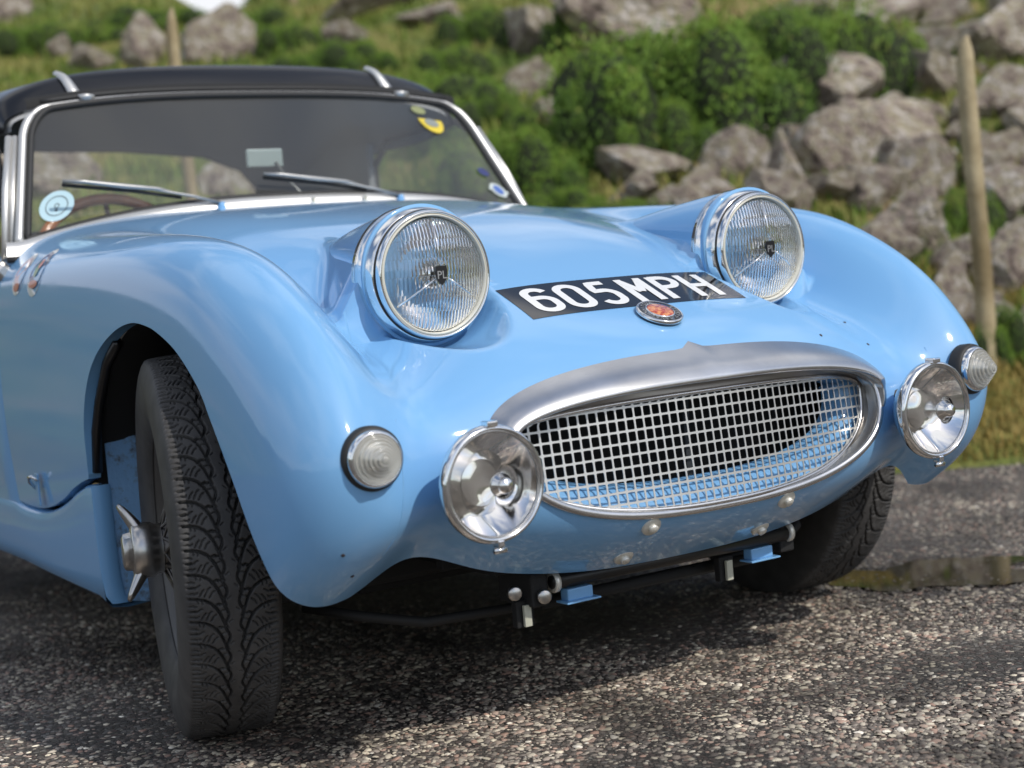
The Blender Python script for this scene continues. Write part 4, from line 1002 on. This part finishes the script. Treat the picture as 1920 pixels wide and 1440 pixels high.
# bushes
leafm=mat('bush_leaves',(.06,.10,.02),.75)
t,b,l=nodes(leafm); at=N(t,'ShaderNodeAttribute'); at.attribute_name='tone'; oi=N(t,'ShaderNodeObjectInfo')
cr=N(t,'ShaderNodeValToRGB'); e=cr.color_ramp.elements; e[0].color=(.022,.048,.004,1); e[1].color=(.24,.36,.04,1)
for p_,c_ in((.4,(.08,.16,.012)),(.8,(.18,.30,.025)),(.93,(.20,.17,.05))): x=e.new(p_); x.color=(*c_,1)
l(at.outputs['Fac'],cr.inputs[0]); l(cr.outputs[0],b.inputs['Base Color']); b.inputs['Subsurface Weight'].default_value=0
twigm=mat('bush_twigs',(.02,.03,.008),.9)
def bush_me(seed,nl=20000):
    R1=np.random.default_rng(seed); L_=[]
    nb_=24; cx=R1.uniform(-.72,.72,nb_); cy=R1.uniform(-.6,.6,nb_); rr=R1.uniform(.14,.40,nb_); cz=R1.uniform(.0,.52,nb_)*(1-.6*np.abs(cx))
    k=R1.integers(0,nb_,nl); d=R1.normal(size=(nl,3)); d/=np.linalg.norm(d,axis=1)[:,None]; d[:,2]=np.where(d[:,2]<-.5,-d[:,2],d[:,2])
    rad=rr[k]*(1-.25*R1.random(nl)**2+.22*R1.random(nl)**4); P=np.stack([cx[k],cy[k],cz[k]],-1)+d*rad[:,None]*np.array([1,1,.9])
    nrm=d+R1.normal(size=(nl,3))*.7; nrm/=np.linalg.norm(nrm,axis=1)[:,None]
    a=np.cross(nrm,R1.normal(size=(nl,3))); a/=np.linalg.norm(a,axis=1)[:,None]; b_=np.cross(nrm,a); s=R1.uniform(.010,.027,nl)[:,None]
    V=np.stack([P-a*s,P-b_*s*.45,P+a*s,P+b_*s*.45],1).reshape(-1,3); F=np.arange(nl*4).reshape(-1,4)
    me=bpy.data.meshes.new('foliage'); fast(me,V,F); me.materials.append(leafm)
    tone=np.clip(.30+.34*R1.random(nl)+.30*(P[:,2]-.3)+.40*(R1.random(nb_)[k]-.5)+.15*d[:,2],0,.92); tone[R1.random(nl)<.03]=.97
    at_=me.attributes.new('tone','FLOAT','POINT'); at_.data.foreach_set('value',np.repeat(tone,4).astype(np.float32))
    bm=bmesh.new()
    for i in range(nb_):
        q=bmesh.ops.create_icosphere(bm,subdivisions=2,radius=float(rr[i])*.72)
        for v in q['verts']: v.co*=1+.15*noise.noise(v.co*6+Vector((i,0,0))); v.co+=Vector((cx[i],cy[i],cz[i]))
    m2_=bpy.data.meshes.new('twigs'); bm.to_mesh(m2_); bm.free(); m2_.materials.append(twigm)
    return me,m2_
bush_mes=[bush_me(20+k) for k in range(5)]
def bush(u,w_,z,sx,sy,sz,i,label,rz=0):
    r=bpy.data.objects.new('bush',None); col.objects.link(r); x,y=uw(u,w_); r.location=(x,y,z); r.scale=(sx,sy,sz); r.rotation_euler=(0,0,-TH+rz)
    for nm,me in zip(('foliage','twigs'),bush_mes[i%5]):
        o=bpy.data.objects.new(nm,me); col.objects.link(o); o.parent=r
    return tag(r,label,'bush','bushes on the hillside')
rock(1.740,8.166,1.427,0.389,0.312,0.253,2,'big pale round-topped boulder just under the right end of the large green bush',0.07,0.17)
rock(1.799,7.519,1.181,0.499,0.400,0.222,7,'wide flat grey boulder lying below the big pale one, left of the fence post',0.18,0.31)
rock(1.590,7.178,1.081,0.224,0.186,0.233,12,'square-faced light grey rock under the left half of the wide flat boulder',0.14,0.30)
rock(2.332,8.264,1.515,0.184,0.196,0.245,17,'pale rock touching the fence post on its left, beside the small bush',-0.28,-0.02)
rock(2.851,8.859,1.720,0.295,0.236,0.262,22,'grey rock right of the fence post top, near the upper right corner',0.27,0.10)
rock(2.581,10.325,2.165,0.592,0.474,0.193,27,'long weathered rock along the top edge left of the fence post',0.24,-0.27)
rock(1.944,10.077,2.176,0.246,0.197,0.136,32,'small rock on the top edge between the two dark green bushes',-0.02,-0.18)
rock(1.119,7.110,1.074,0.191,0.152,0.183,37,'mossy upright rock behind the far headlamp, left of the taller stone',0.03,0.05)
rock(1.265,6.887,1.002,0.138,0.164,0.205,42,'narrow upright stone between the mossy rock and the square-faced rock',-0.29,-0.20)
rock(0.688,7.220,1.081,0.281,0.225,0.113,47,'low flat slab of brown rock under the big bush',-0.13,0.29)
rock(0.403,7.567,1.202,0.161,0.139,0.174,52,'grey rock half in the bushes right of the windscreen pillar',0.16,-0.24)
rock(0.276,9.404,1.773,0.184,0.147,0.168,57,'small whitish rock alone on the grassy slope above the windscreen corner',0.18,-0.25)
rock(0.313,10.274,2.191,0.239,0.276,0.345,62,'tall pale rock above the small whitish one, near the top edge',0.07,-0.26)
rock(0.860,10.034,2.165,0.510,0.408,0.403,67,'large dark cliff-like rock at the top left of the big green bush',-0.30,0.26)
rock(0.890,6.794,0.960,0.197,0.158,0.114,72,'brown rock just left of the far headlamp pod',-0.17,-0.20)
rock(1.656,6.830,0.922,0.198,0.159,0.176,77,'grey rock behind the far front wing, under the wide flat boulder',0.29,0.26)
rock(1.892,6.973,0.930,0.187,0.166,0.208,82,'crumbling light rock immediately left of the middle of the fence post',-0.13,0.32)
rock(1.632,6.234,0.711,0.237,0.203,0.253,87,'broad grey rock above the far front wing, left of the post',0.02,0.12)
rock(2.127,6.588,0.779,0.192,0.153,0.179,92,'grey rock at the right edge level with the middle of the post',-0.18,0.31)
rock(1.911,5.931,0.559,0.186,0.155,0.194,97,'large dull grey rock at the right edge beside the lower post',0.11,0.33)
rock(2.272,7.023,1.011,0.173,0.138,0.133,102,'smaller lichened rock right of the post, above the right edge group',0.24,-0.14)
rock(1.453,6.840,0.941,0.183,0.147,0.111,107,'low stone seen just above the far wing beside the headlamp',-0.08,-0.23)
rock(2.446,7.562,1.294,0.219,0.175,0.174,112,'brownish rock right of the post below its top',-0.21,-0.30)
rock(1.662,5.807,0.489,0.117,0.114,0.142,117,'dark stone at the foot of the slope left of the post',-0.12,0.07)
rock(1.305,7.482,1.235,0.134,0.107,0.101,122,'small grey stone at the left foot of the big pale boulder',-0.30,0.12)
rock(2.174,10.190,2.205,0.204,0.163,0.165,127,'rounded stone on the top edge above the smaller dark bush',-0.10,-0.13)
rock(2.972,10.004,2.076,0.222,0.178,0.162,132,'flat stone on the top edge just right of the post top',0.19,-0.01)
rock(3.292,9.794,2.051,0.174,0.148,0.185,137,'stone in the very upper right corner',-0.11,-0.01)
rock(-2.369,11.047,2.443,0.245,0.202,0.252,142,'grey rock left of the pale thin post above the roof',0.12,-0.31)
rock(-1.728,10.637,2.339,0.295,0.236,0.286,147,'large purple-grey rock right of the short post above the roof',0.29,-0.33)
rock(-2.717,10.928,2.386,0.170,0.136,0.147,152,'sandy brown rock just above the left end of the roof',0.15,0.24)
rock(-3.010,11.238,2.508,0.090,0.097,0.121,157,'little white stone above the left end of the roof',-0.29,0.20)
rock(-3.737,12.664,3.086,0.224,0.190,0.238,162,'pale rock in the upper left corner',-0.08,0.05)
rock(-0.804,11.366,2.682,0.501,0.401,0.109,167,'dark rocks cut by the top edge above the middle of the roof',-0.29,-0.32)
rock(-0.889,10.508,2.336,0.187,0.149,0.096,172,'thin slanting stone above the right half of the roof',-0.19,0.32)
rock(-0.303,10.751,2.457,0.309,0.248,0.115,177,'straw coloured flat rock by the top edge, left of the tall pale one',-0.18,0.18)
rock(0.305,8.246,1.465,0.110,0.089,0.112,182,'brown stone on the bare patch above the windscreen pillar',0.26,0.31)
rock(0.720,6.719,0.925,0.135,0.108,0.073,187,'low stone behind the bonnet between the bush and the far lamp',-0.09,-0.10)
rock(1.703,5.561,0.399,0.088,0.073,0.091,192,'small stone at the base of the post',0.01,0.19)
rock(2.240,7.279,1.104,0.098,0.095,0.118,197,'stone hidden partly behind the right side of the post',-0.24,0.17)
rock(-2.220,7.677,1.305,0.290,0.232,0.228,202,'pale sandy boulder seen through the cabin at the left end of the windscreen',0.18,0.25)
rock(-1.281,7.587,1.211,0.152,0.180,0.226,207,'pale boulder seen through the rear window below the mirror',-0.28,0.31)
rock(1.322,5.477,0.443,0.101,0.069,0.057,3,'small rough stone just left of the dark stone at the slope foot',-1.13,-0.18)["group"]="small stones between the boulders"
rock(0.795,6.514,0.802,0.158,0.146,0.091,7,'middle-sized rough stone directly below the brown rock by the far pod',2.92,0.03)["group"]="small stones between the boulders"
rock(1.744,8.850,1.664,0.204,0.144,0.113,9,'middle-sized rough stone above and left of the big pale round-topped boulder',-0.47,-0.44)["group"]="small stones between the boulders"
rock(3.385,10.127,2.143,0.212,0.150,0.098,11,'middle-sized rough stone directly above the upper right grey rock',1.39,0.45)["group"]="small stones between the boulders"
rock(1.478,5.948,0.593,0.066,0.054,0.036,13,'small rough stone below and left of the broad grey rock above the wing',2.07,-0.21)["group"]="small stones between the boulders"
rock(1.068,5.391,0.373,0.164,0.110,0.086,15,'middle-sized rough stone just left of the dark stone at the slope foot',-0.07,0.23)["group"]="small stones between the boulders"
rock(1.868,5.470,0.350,0.116,0.093,0.068,21,'middle-sized rough stone below and right of the large dull right-edge rock',-2.47,-0.23)["group"]="small stones between the boulders"
rock(1.743,6.008,0.592,0.144,0.108,0.098,25,'middle-sized rough stone directly above the dark stone at the slope foot',-0.82,0.20)["group"]="small stones between the boulders"
rock(2.256,8.314,1.458,0.238,0.179,0.149,29,'middle-sized rough stone below and left of the pale rock left of the post top',-2.93,0.05)["group"]="small stones between the boulders"
rock(0.974,6.524,0.805,0.133,0.094,0.081,31,'middle-sized rough stone below and right of the brown rock by the far pod',1.79,-0.15)["group"]="small stones between the boulders"
rock(1.553,6.143,0.659,0.144,0.123,0.115,33,'middle-sized rough stone below and left of the broad grey rock above the wing',2.22,0.19)["group"]="small stones between the boulders"
rock(2.185,9.475,1.862,0.277,0.189,0.149,37,'middle-sized rough stone below and left of the long top-edge rock',1.15,0.22)["group"]="small stones between the boulders"
rock(2.553,9.006,1.749,0.222,0.172,0.149,39,'middle-sized rough stone directly above the pale rock left of the post top',-0.48,0.12)["group"]="small stones between the boulders"
rock(1.928,6.673,0.787,0.124,0.122,0.081,41,'middle-sized rough stone above and right of the broad grey rock above the wing',-0.35,0.15)["group"]="small stones between the boulders"
rock(1.239,6.710,0.885,0.123,0.110,0.105,55,'middle-sized rough stone directly below the narrow upright stone',-3.00,-0.09)["group"]="small stones between the boulders"
rock(0.678,6.119,0.600,0.082,0.080,0.068,59,'small rough stone directly below the brown rock by the far pod',-2.43,0.05)["group"]="small stones between the boulders"
rock(1.180,6.774,0.938,0.209,0.148,0.114,61,'middle-sized rough stone below and left of the narrow upright stone',1.88,0.14)["group"]="small stones between the boulders"
rock(1.985,7.975,1.337,0.166,0.166,0.107,67,'middle-sized rough stone directly above the wide flat grey boulder',0.39,0.12)["group"]="small stones between the boulders"
rock(0.807,6.680,0.892,0.165,0.139,0.108,69,'middle-sized rough stone below and left of the brown rock by the far pod',-1.64,-0.21)["group"]="small stones between the boulders"
rock(2.541,7.373,1.185,0.235,0.161,0.135,71,'middle-sized rough stone below and right of the brownish rock right of the post',-1.44,0.48)["group"]="small stones between the boulders"
rock(1.671,7.656,1.215,0.140,0.094,0.075,73,'small rough stone above and left of the square-faced light rock',-1.28,-0.02)["group"]="small stones between the boulders"
rock(0.777,6.701,0.905,0.109,0.095,0.086,75,'small rough stone below and left of the brown rock by the far pod',1.96,-0.49)["group"]="small stones between the boulders"
rock(1.952,8.490,1.538,0.253,0.182,0.127,77,'middle-sized rough stone above and right of the big pale round-topped boulder',-1.39,-0.35)["group"]="small stones between the boulders"
rock(2.843,8.119,1.386,0.166,0.134,0.115,79,'middle-sized rough stone just right of the brownish rock right of the post',0.62,0.24)["group"]="small stones between the boulders"
rock(1.859,8.109,1.388,0.122,0.096,0.076,83,'small rough stone just right of the big pale round-topped boulder',-0.83,0.25)["group"]="small stones between the boulders"
rock(2.547,10.743,2.368,0.248,0.204,0.169,89,'middle-sized rough stone above and left of the long top-edge rock',1.25,0.13)["group"]="small stones between the boulders"
rock(0.935,5.877,0.580,0.071,0.050,0.044,95,'small rough stone below and right of the brown rock by the far pod',-0.40,-0.21)["group"]="small stones between the boulders"
rock(1.634,5.696,0.425,0.068,0.055,0.045,97,'small rough stone directly below the dark stone at the slope foot',-0.01,-0.17)["group"]="small stones between the boulders"
rock(1.788,5.986,0.565,0.106,0.105,0.093,103,'middle-sized rough stone above and right of the dark stone at the slope foot',2.87,0.50)["group"]="small stones between the boulders"
rock(2.852,10.279,2.183,0.228,0.205,0.176,105,'middle-sized rough stone just right of the long top-edge rock',2.71,0.21)["group"]="small stones between the boulders"
rock(3.130,9.391,1.803,0.188,0.155,0.103,109,'middle-sized rough stone just right of the upper right grey rock',0.73,-0.46)["group"]="small stones between the boulders"
rock(1.431,6.103,0.664,0.135,0.126,0.098,115,'middle-sized rough stone just left of the broad grey rock above the wing',-1.11,0.10)["group"]="small stones between the boulders"
rock(1.810,7.161,1.031,0.193,0.151,0.128,121,'middle-sized rough stone above and right of the grey rock behind the far wing',-1.42,0.05)["group"]="small stones between the boulders"
rock(1.132,6.276,0.692,0.087,0.064,0.055,127,'small rough stone directly below the narrow upright stone',-2.49,0.17)["group"]="small stones between the boulders"
rock(0.582,6.481,0.758,0.058,0.054,0.053,135,'small rough stone directly below the low brown slab',1.09,-0.28)["group"]="small stones between the boulders"
rock(2.912,9.464,1.852,0.187,0.159,0.110,139,'middle-sized rough stone just left of the upper right grey rock',-1.00,0.11)["group"]="small stones between the boulders"
rock(1.415,7.873,1.305,0.106,0.075,0.064,141,'small rough stone above and right of the mossy upright rock',1.83,-0.07)["group"]="small stones between the boulders"
rock(2.160,6.946,0.961,0.146,0.114,0.102,143,'middle-sized rough stone below and left of the lichened rock right of the post',-0.63,-0.40)["group"]="small stones between the boulders"
rock(2.122,9.880,2.055,0.104,0.096,0.072,153,'small rough stone just left of the long top-edge rock',-0.69,0.38)["group"]="small stones between the boulders"
rock(2.306,10.478,2.298,0.263,0.222,0.216,161,'middle-sized rough stone just left of the long top-edge rock',1.13,0.17)["group"]="small stones between the boulders"
rock(2.578,9.098,1.771,0.096,0.095,0.066,167,'small rough stone directly above the pale rock left of the post top',-2.53,-0.10)["group"]="small stones between the boulders"
rock(2.560,7.415,1.205,0.111,0.090,0.064,169,'small rough stone below and right of the brownish rock right of the post',1.39,0.22)["group"]="small stones between the boulders"
rock(1.407,5.464,0.411,0.115,0.094,0.093,173,'middle-sized rough stone below and left of the dark stone at the slope foot',-2.96,-0.44)["group"]="small stones between the boulders"
rock(2.158,7.361,1.157,0.076,0.060,0.060,175,'small rough stone above and left of the lichened rock right of the post',0.11,-0.15)["group"]="small stones between the boulders"
rock(1.635,8.326,1.473,0.070,0.068,0.068,187,'small rough stone just left of the big pale round-topped boulder',-1.92,0.01)["group"]="small stones between the boulders"
rock(2.636,8.553,1.573,0.091,0.079,0.050,203,'small rough stone just right of the pale rock left of the post top',1.63,0.32)["group"]="small stones between the boulders"
rock(1.697,9.746,2.005,0.095,0.084,0.053,205,'small rough stone above and left of the big pale round-topped boulder',-0.43,0.08)["group"]="small stones between the boulders"
rock(2.851,10.280,2.173,0.122,0.107,0.080,209,'small rough stone just right of the long top-edge rock',-2.41,-0.08)["group"]="small stones between the boulders"
rock(2.238,8.366,1.466,0.097,0.070,0.058,225,'small rough stone below and left of the pale rock left of the post top',-2.84,-0.45)["group"]="small stones between the boulders"
rock(1.688,5.492,0.376,0.103,0.092,0.071,229,'middle-sized rough stone below and right of the dark stone at the slope foot',-0.83,-0.17)["group"]="small stones between the boulders"
rock(0.603,6.887,0.985,0.187,0.137,0.087,231,'middle-sized rough stone below and left of the low brown slab',0.18,-0.33)["group"]="small stones between the boulders"
rock(2.020,7.368,1.123,0.222,0.159,0.103,233,'middle-sized rough stone directly above the crumbling light rock by the post',-1.10,0.41)["group"]="small stones between the boulders"
rock(1.563,5.524,0.400,0.128,0.086,0.072,237,'middle-sized rough stone directly below the dark stone at the slope foot',-2.38,0.31)["group"]="small stones between the boulders"
rock(0.639,6.858,0.987,0.145,0.101,0.076,241,'middle-sized rough stone directly below the low brown slab',-1.71,-0.22)["group"]="small stones between the boulders"
rock(2.088,6.755,0.806,0.098,0.091,0.085,249,'small rough stone just left of the right-edge rock level with the post',-0.06,-0.46)["group"]="small stones between the boulders"
rock(1.534,5.677,0.444,0.084,0.060,0.044,253,'small rough stone below and left of the dark stone at the slope foot',1.10,0.36)["group"]="small stones between the boulders"
rock(1.371,7.318,1.120,0.158,0.132,0.131,263,'middle-sized rough stone directly above the narrow upright stone',1.89,0.42)["group"]="small stones between the boulders"
rock(2.241,7.497,1.246,0.164,0.123,0.099,267,'middle-sized rough stone just left of the brownish rock right of the post',-1.29,-0.42)["group"]="small stones between the boulders"
rock(2.234,8.881,1.684,0.195,0.135,0.094,281,'middle-sized rough stone just left of the pale rock left of the post top',2.85,0.04)["group"]="small stones between the boulders"
rock(2.128,7.689,1.258,0.176,0.159,0.115,291,'middle-sized rough stone just right of the wide flat grey boulder',-1.39,0.12)["group"]="small stones between the boulders"
rock(2.474,8.463,1.571,0.091,0.071,0.066,295,'small rough stone above and right of the pale rock left of the post top',2.27,0.23)["group"]="small stones between the boulders"
rock(1.497,7.595,1.213,0.170,0.117,0.084,297,'middle-sized rough stone above and left of the square-faced light rock',-1.32,0.11)["group"]="small stones between the boulders"
rock(3.023,8.748,1.637,0.073,0.069,0.057,299,'small rough stone just right of the upper right grey rock',0.62,-0.32)["group"]="small stones between the boulders"
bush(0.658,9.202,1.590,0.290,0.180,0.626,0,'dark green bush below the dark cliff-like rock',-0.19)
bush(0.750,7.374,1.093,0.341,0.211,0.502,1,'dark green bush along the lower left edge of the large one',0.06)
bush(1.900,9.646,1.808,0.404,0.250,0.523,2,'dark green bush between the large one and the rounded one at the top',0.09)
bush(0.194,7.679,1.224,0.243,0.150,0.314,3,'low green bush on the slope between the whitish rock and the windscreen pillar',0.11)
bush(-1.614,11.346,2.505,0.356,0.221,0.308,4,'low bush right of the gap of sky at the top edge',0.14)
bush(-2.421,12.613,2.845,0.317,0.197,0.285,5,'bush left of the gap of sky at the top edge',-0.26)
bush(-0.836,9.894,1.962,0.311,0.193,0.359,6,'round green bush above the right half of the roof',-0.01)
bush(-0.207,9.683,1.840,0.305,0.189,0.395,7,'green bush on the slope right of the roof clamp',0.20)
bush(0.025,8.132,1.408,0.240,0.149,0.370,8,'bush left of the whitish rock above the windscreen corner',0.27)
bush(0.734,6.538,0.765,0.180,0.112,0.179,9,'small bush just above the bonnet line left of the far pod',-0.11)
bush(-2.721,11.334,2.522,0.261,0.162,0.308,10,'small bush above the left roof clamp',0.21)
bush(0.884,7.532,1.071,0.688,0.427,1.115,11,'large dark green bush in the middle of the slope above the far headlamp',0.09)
bush(1.867,8.230,1.294,0.532,0.330,0.965,12,'rounded green bush touching the left side of the fence post rocks',0.26)
bush(0.587,7.504,1.104,0.331,0.205,0.647,13,'dark bush forming the left shoulder of the large one',-0.16)
bush(1.407,8.212,1.385,0.396,0.245,0.817,14,'bush joining the large dark bush and the rounded one',0.12)
bush(-0.474,9.037,1.595,0.676,0.419,0.527,15,'long low green bush behind the right end of the roof',0.20)
bush(0.061,7.141,0.877,0.390,0.242,0.680,16,'bright green bush right behind the windscreen pillar',-0.01)
bush(-0.031,10.359,2.113,0.326,0.202,0.469,17,'small green bush near the top edge above the passenger side',-0.24)
bush(0.502,9.965,1.972,0.147,0.091,0.544,18,'narrow green bush between the tall pale rock and the dark cliff',-0.18)
bush(-1.001,9.540,1.885,0.320,0.198,0.389,19,'olive bush above the middle of the roof',-0.21)
bush(0.528,6.708,0.834,0.283,0.175,0.214,20,'low ferny bush along the bonnet top line',-0.24)
bush(0.286,6.844,0.845,0.217,0.134,0.281,21,'bush behind the rear of the bonnet, under the grey rock',-0.21)
bush(-3.215,11.465,2.463,0.360,0.223,0.467,22,'olive green bush above the left end of the roof',0.07)
bush(-2.515,11.507,2.617,0.409,0.253,0.312,23,'wide low bush near the top edge left of the sky gap',-0.24)
bush(1.654,5.212,0.211,0.122,0.076,0.312,24,'leafy bush at the right edge behind the far side light',0.15)
bush(1.949,6.454,0.658,0.151,0.093,0.384,25,'dark scrub behind the fence post',0.14)
bush(-0.275,7.833,1.287,0.198,0.123,0.321,26,'green bush seen just beyond the windscreen top corner',0.19)
bush(-1.309,10.599,2.250,0.245,0.152,0.336,27,'small olive bush below the gap of sky',0.18)
bush(1.244,7.746,1.246,0.261,0.162,0.422,28,'dark green bush filling the hollow left of the big pale boulder',0.13)

# grass and heather tufts
def tufts(n,wr,ur,hmin,hmax,bend,colr,name,label,dens=None,wid=.004):
    w_=rng.uniform(*wr,n); u=rng.uniform(*ur,n)
    if dens: 
        k=np.array([dens(a,b_) for a,b_ in zip(u,w_)])>rng.random(n); u,w_=u[k],w_[k]; n=len(u)
    X=C2.x+UA.x*u+WA.x*w_; Y=C2.y+UA.y*u+WA.y*w_; Z=np.array([hill(a,b_) for a,b_ in zip(u,w_)])
    h=rng.uniform(hmin,hmax,n); an=rng.random(n)*6.283; be=rng.uniform(.2,1,n)*bend*h; wd=wid*(.6+rng.random(n))
    dx,dy=np.cos(an),np.sin(an); px,py=-dy*wd,dx*wd
    V=np.stack([np.stack([X-px,Y-py,Z-.01],-1),np.stack([X+px,Y+py,Z-.01],-1),np.stack([X+dx*be*.4+px*.7,Y+dy*be*.4+py*.7,Z+h*.6],-1),np.stack([X+dx*be*.4-px*.7,Y+dy*be*.4-py*.7,Z+h*.6],-1),np.stack([X+dx*be,Y+dy*be,Z+h],-1)],1).reshape(-1,3)
    b0=5*np.arange(n)[:,None]; F=np.concatenate([b0+[0,1,2],b0+[0,2,3],b0+[3,2,4]])
    m=mat(name,(.1,.1,.1),.8); t,b,l=nodes(m); at=N(t,'ShaderNodeAttribute'); at.attribute_name='tone'; cr=N(t,'ShaderNodeValToRGB'); e=cr.color_ramp.elements
    e[0].color=(*colr[0],1); e[1].color=(*colr[-1],1)
    for i,c_ in enumerate(colr[1:-1]): x=e.new((i+1)/(len(colr)-1)); x.color=(*c_,1)
    l(at.outputs['Fac'],cr.inputs[0]); l(cr.outputs[0],b.inputs['Base Color'])
    o=mesh(name,V,F,m,None,False); a=o.data.attributes.new('tone','FLOAT','POINT')
    pn=np.array([.5+.9*noise.noise(Vector((a_*1.5,b_*1.5,4))) for a_,b_ in zip(u,w_)]); tn=np.clip(.6*pn+.4*rng.random(n),0,1)
    a.data.foreach_set('value',np.repeat(tn,5).astype(np.float32)); tag(o,label,'grass',kind='stuff')
tufts(60000,(4.6,6.0),(-3.2,3.4),.012,.055,.8,[(.08,.11,.015),(.20,.17,.03),(.36,.26,.07),(.42,.31,.11)],'verge_grass','short yellow and green grass along the edge of the road',None,.003)
tufts(50000,(5.6,13.5),(-6,6.5),.03,.09,.9,[(.05,.10,.010),(.10,.17,.015),(.17,.22,.03),(.27,.25,.06),(.36,.27,.11)],'hill_grass','rough olive and straw coloured grass covering the hillside',lambda u,w_: min(1,.35+4.0/w_) ,.007)
wood_p=mat('post_wood',(.3,.25,.15),.85); noisy(wood_p,(.24,.18,.09),(.50,.41,.25),7,.35,.7,.6,40,.006)
wirem=mat('wire',(.25,.24,.22),.5,.8)
def post(u,w_,h,r,lean,label):
    z=hill(u,w_); x,y=uw(u,w_); V=[];n=22;k=14
    for j in range(n+1):
        q=j/n; rr=r*(1.06-.12*q); zz=z-.2+(h+.2)*q
        if j==n: rr*=.55
        for a in range(k):
            t=2*math.pi*a/k; e=1+.07*noise.noise(Vector((math.cos(t)*1.5,math.sin(t)*1.5,q*6)))
            V.append((x+UA.x*lean*h*q+math.cos(t)*rr*e+.012*math.sin(q*5),y+UA.y*lean*h*q+math.sin(t)*rr*e,zz+(.02*math.cos(t) if j>=n-1 else 0)))
    F=[tuple(f) for f in grid_faces(n+1,k,closed_c=True)]+[tuple(range(n*k,n*k+k))]
    return tag(mesh('fence_post',V,F,wood_p),label,'fence post','fence posts along the foot of the hill')
post(1.58,5.18,1.06,.031,.0,'thick weathered fence post on the right, in front of the boulders')
post(-1.167,6.0,1.2,.024,.0,'short pale fence post standing up behind the roof, left of centre')
post(-1.42,12.0,1.1,.03,.0,'thin far fence post at the top edge above the roof')
def wire(a,b,h,sag=.03):
    P=[]
    for k in range(13):
        q=k/12; u=a[0]+(b[0]-a[0])*q; w_=a[1]+(b[1]-a[1])*q; x,y=uw(u,w_); z=(a[2]+(b[2]-a[2])*q)+h-sag*4*q*(1-q); P.append((x,y,z))
    return tube('fence_wire',P,.0016,wirem,None,5)
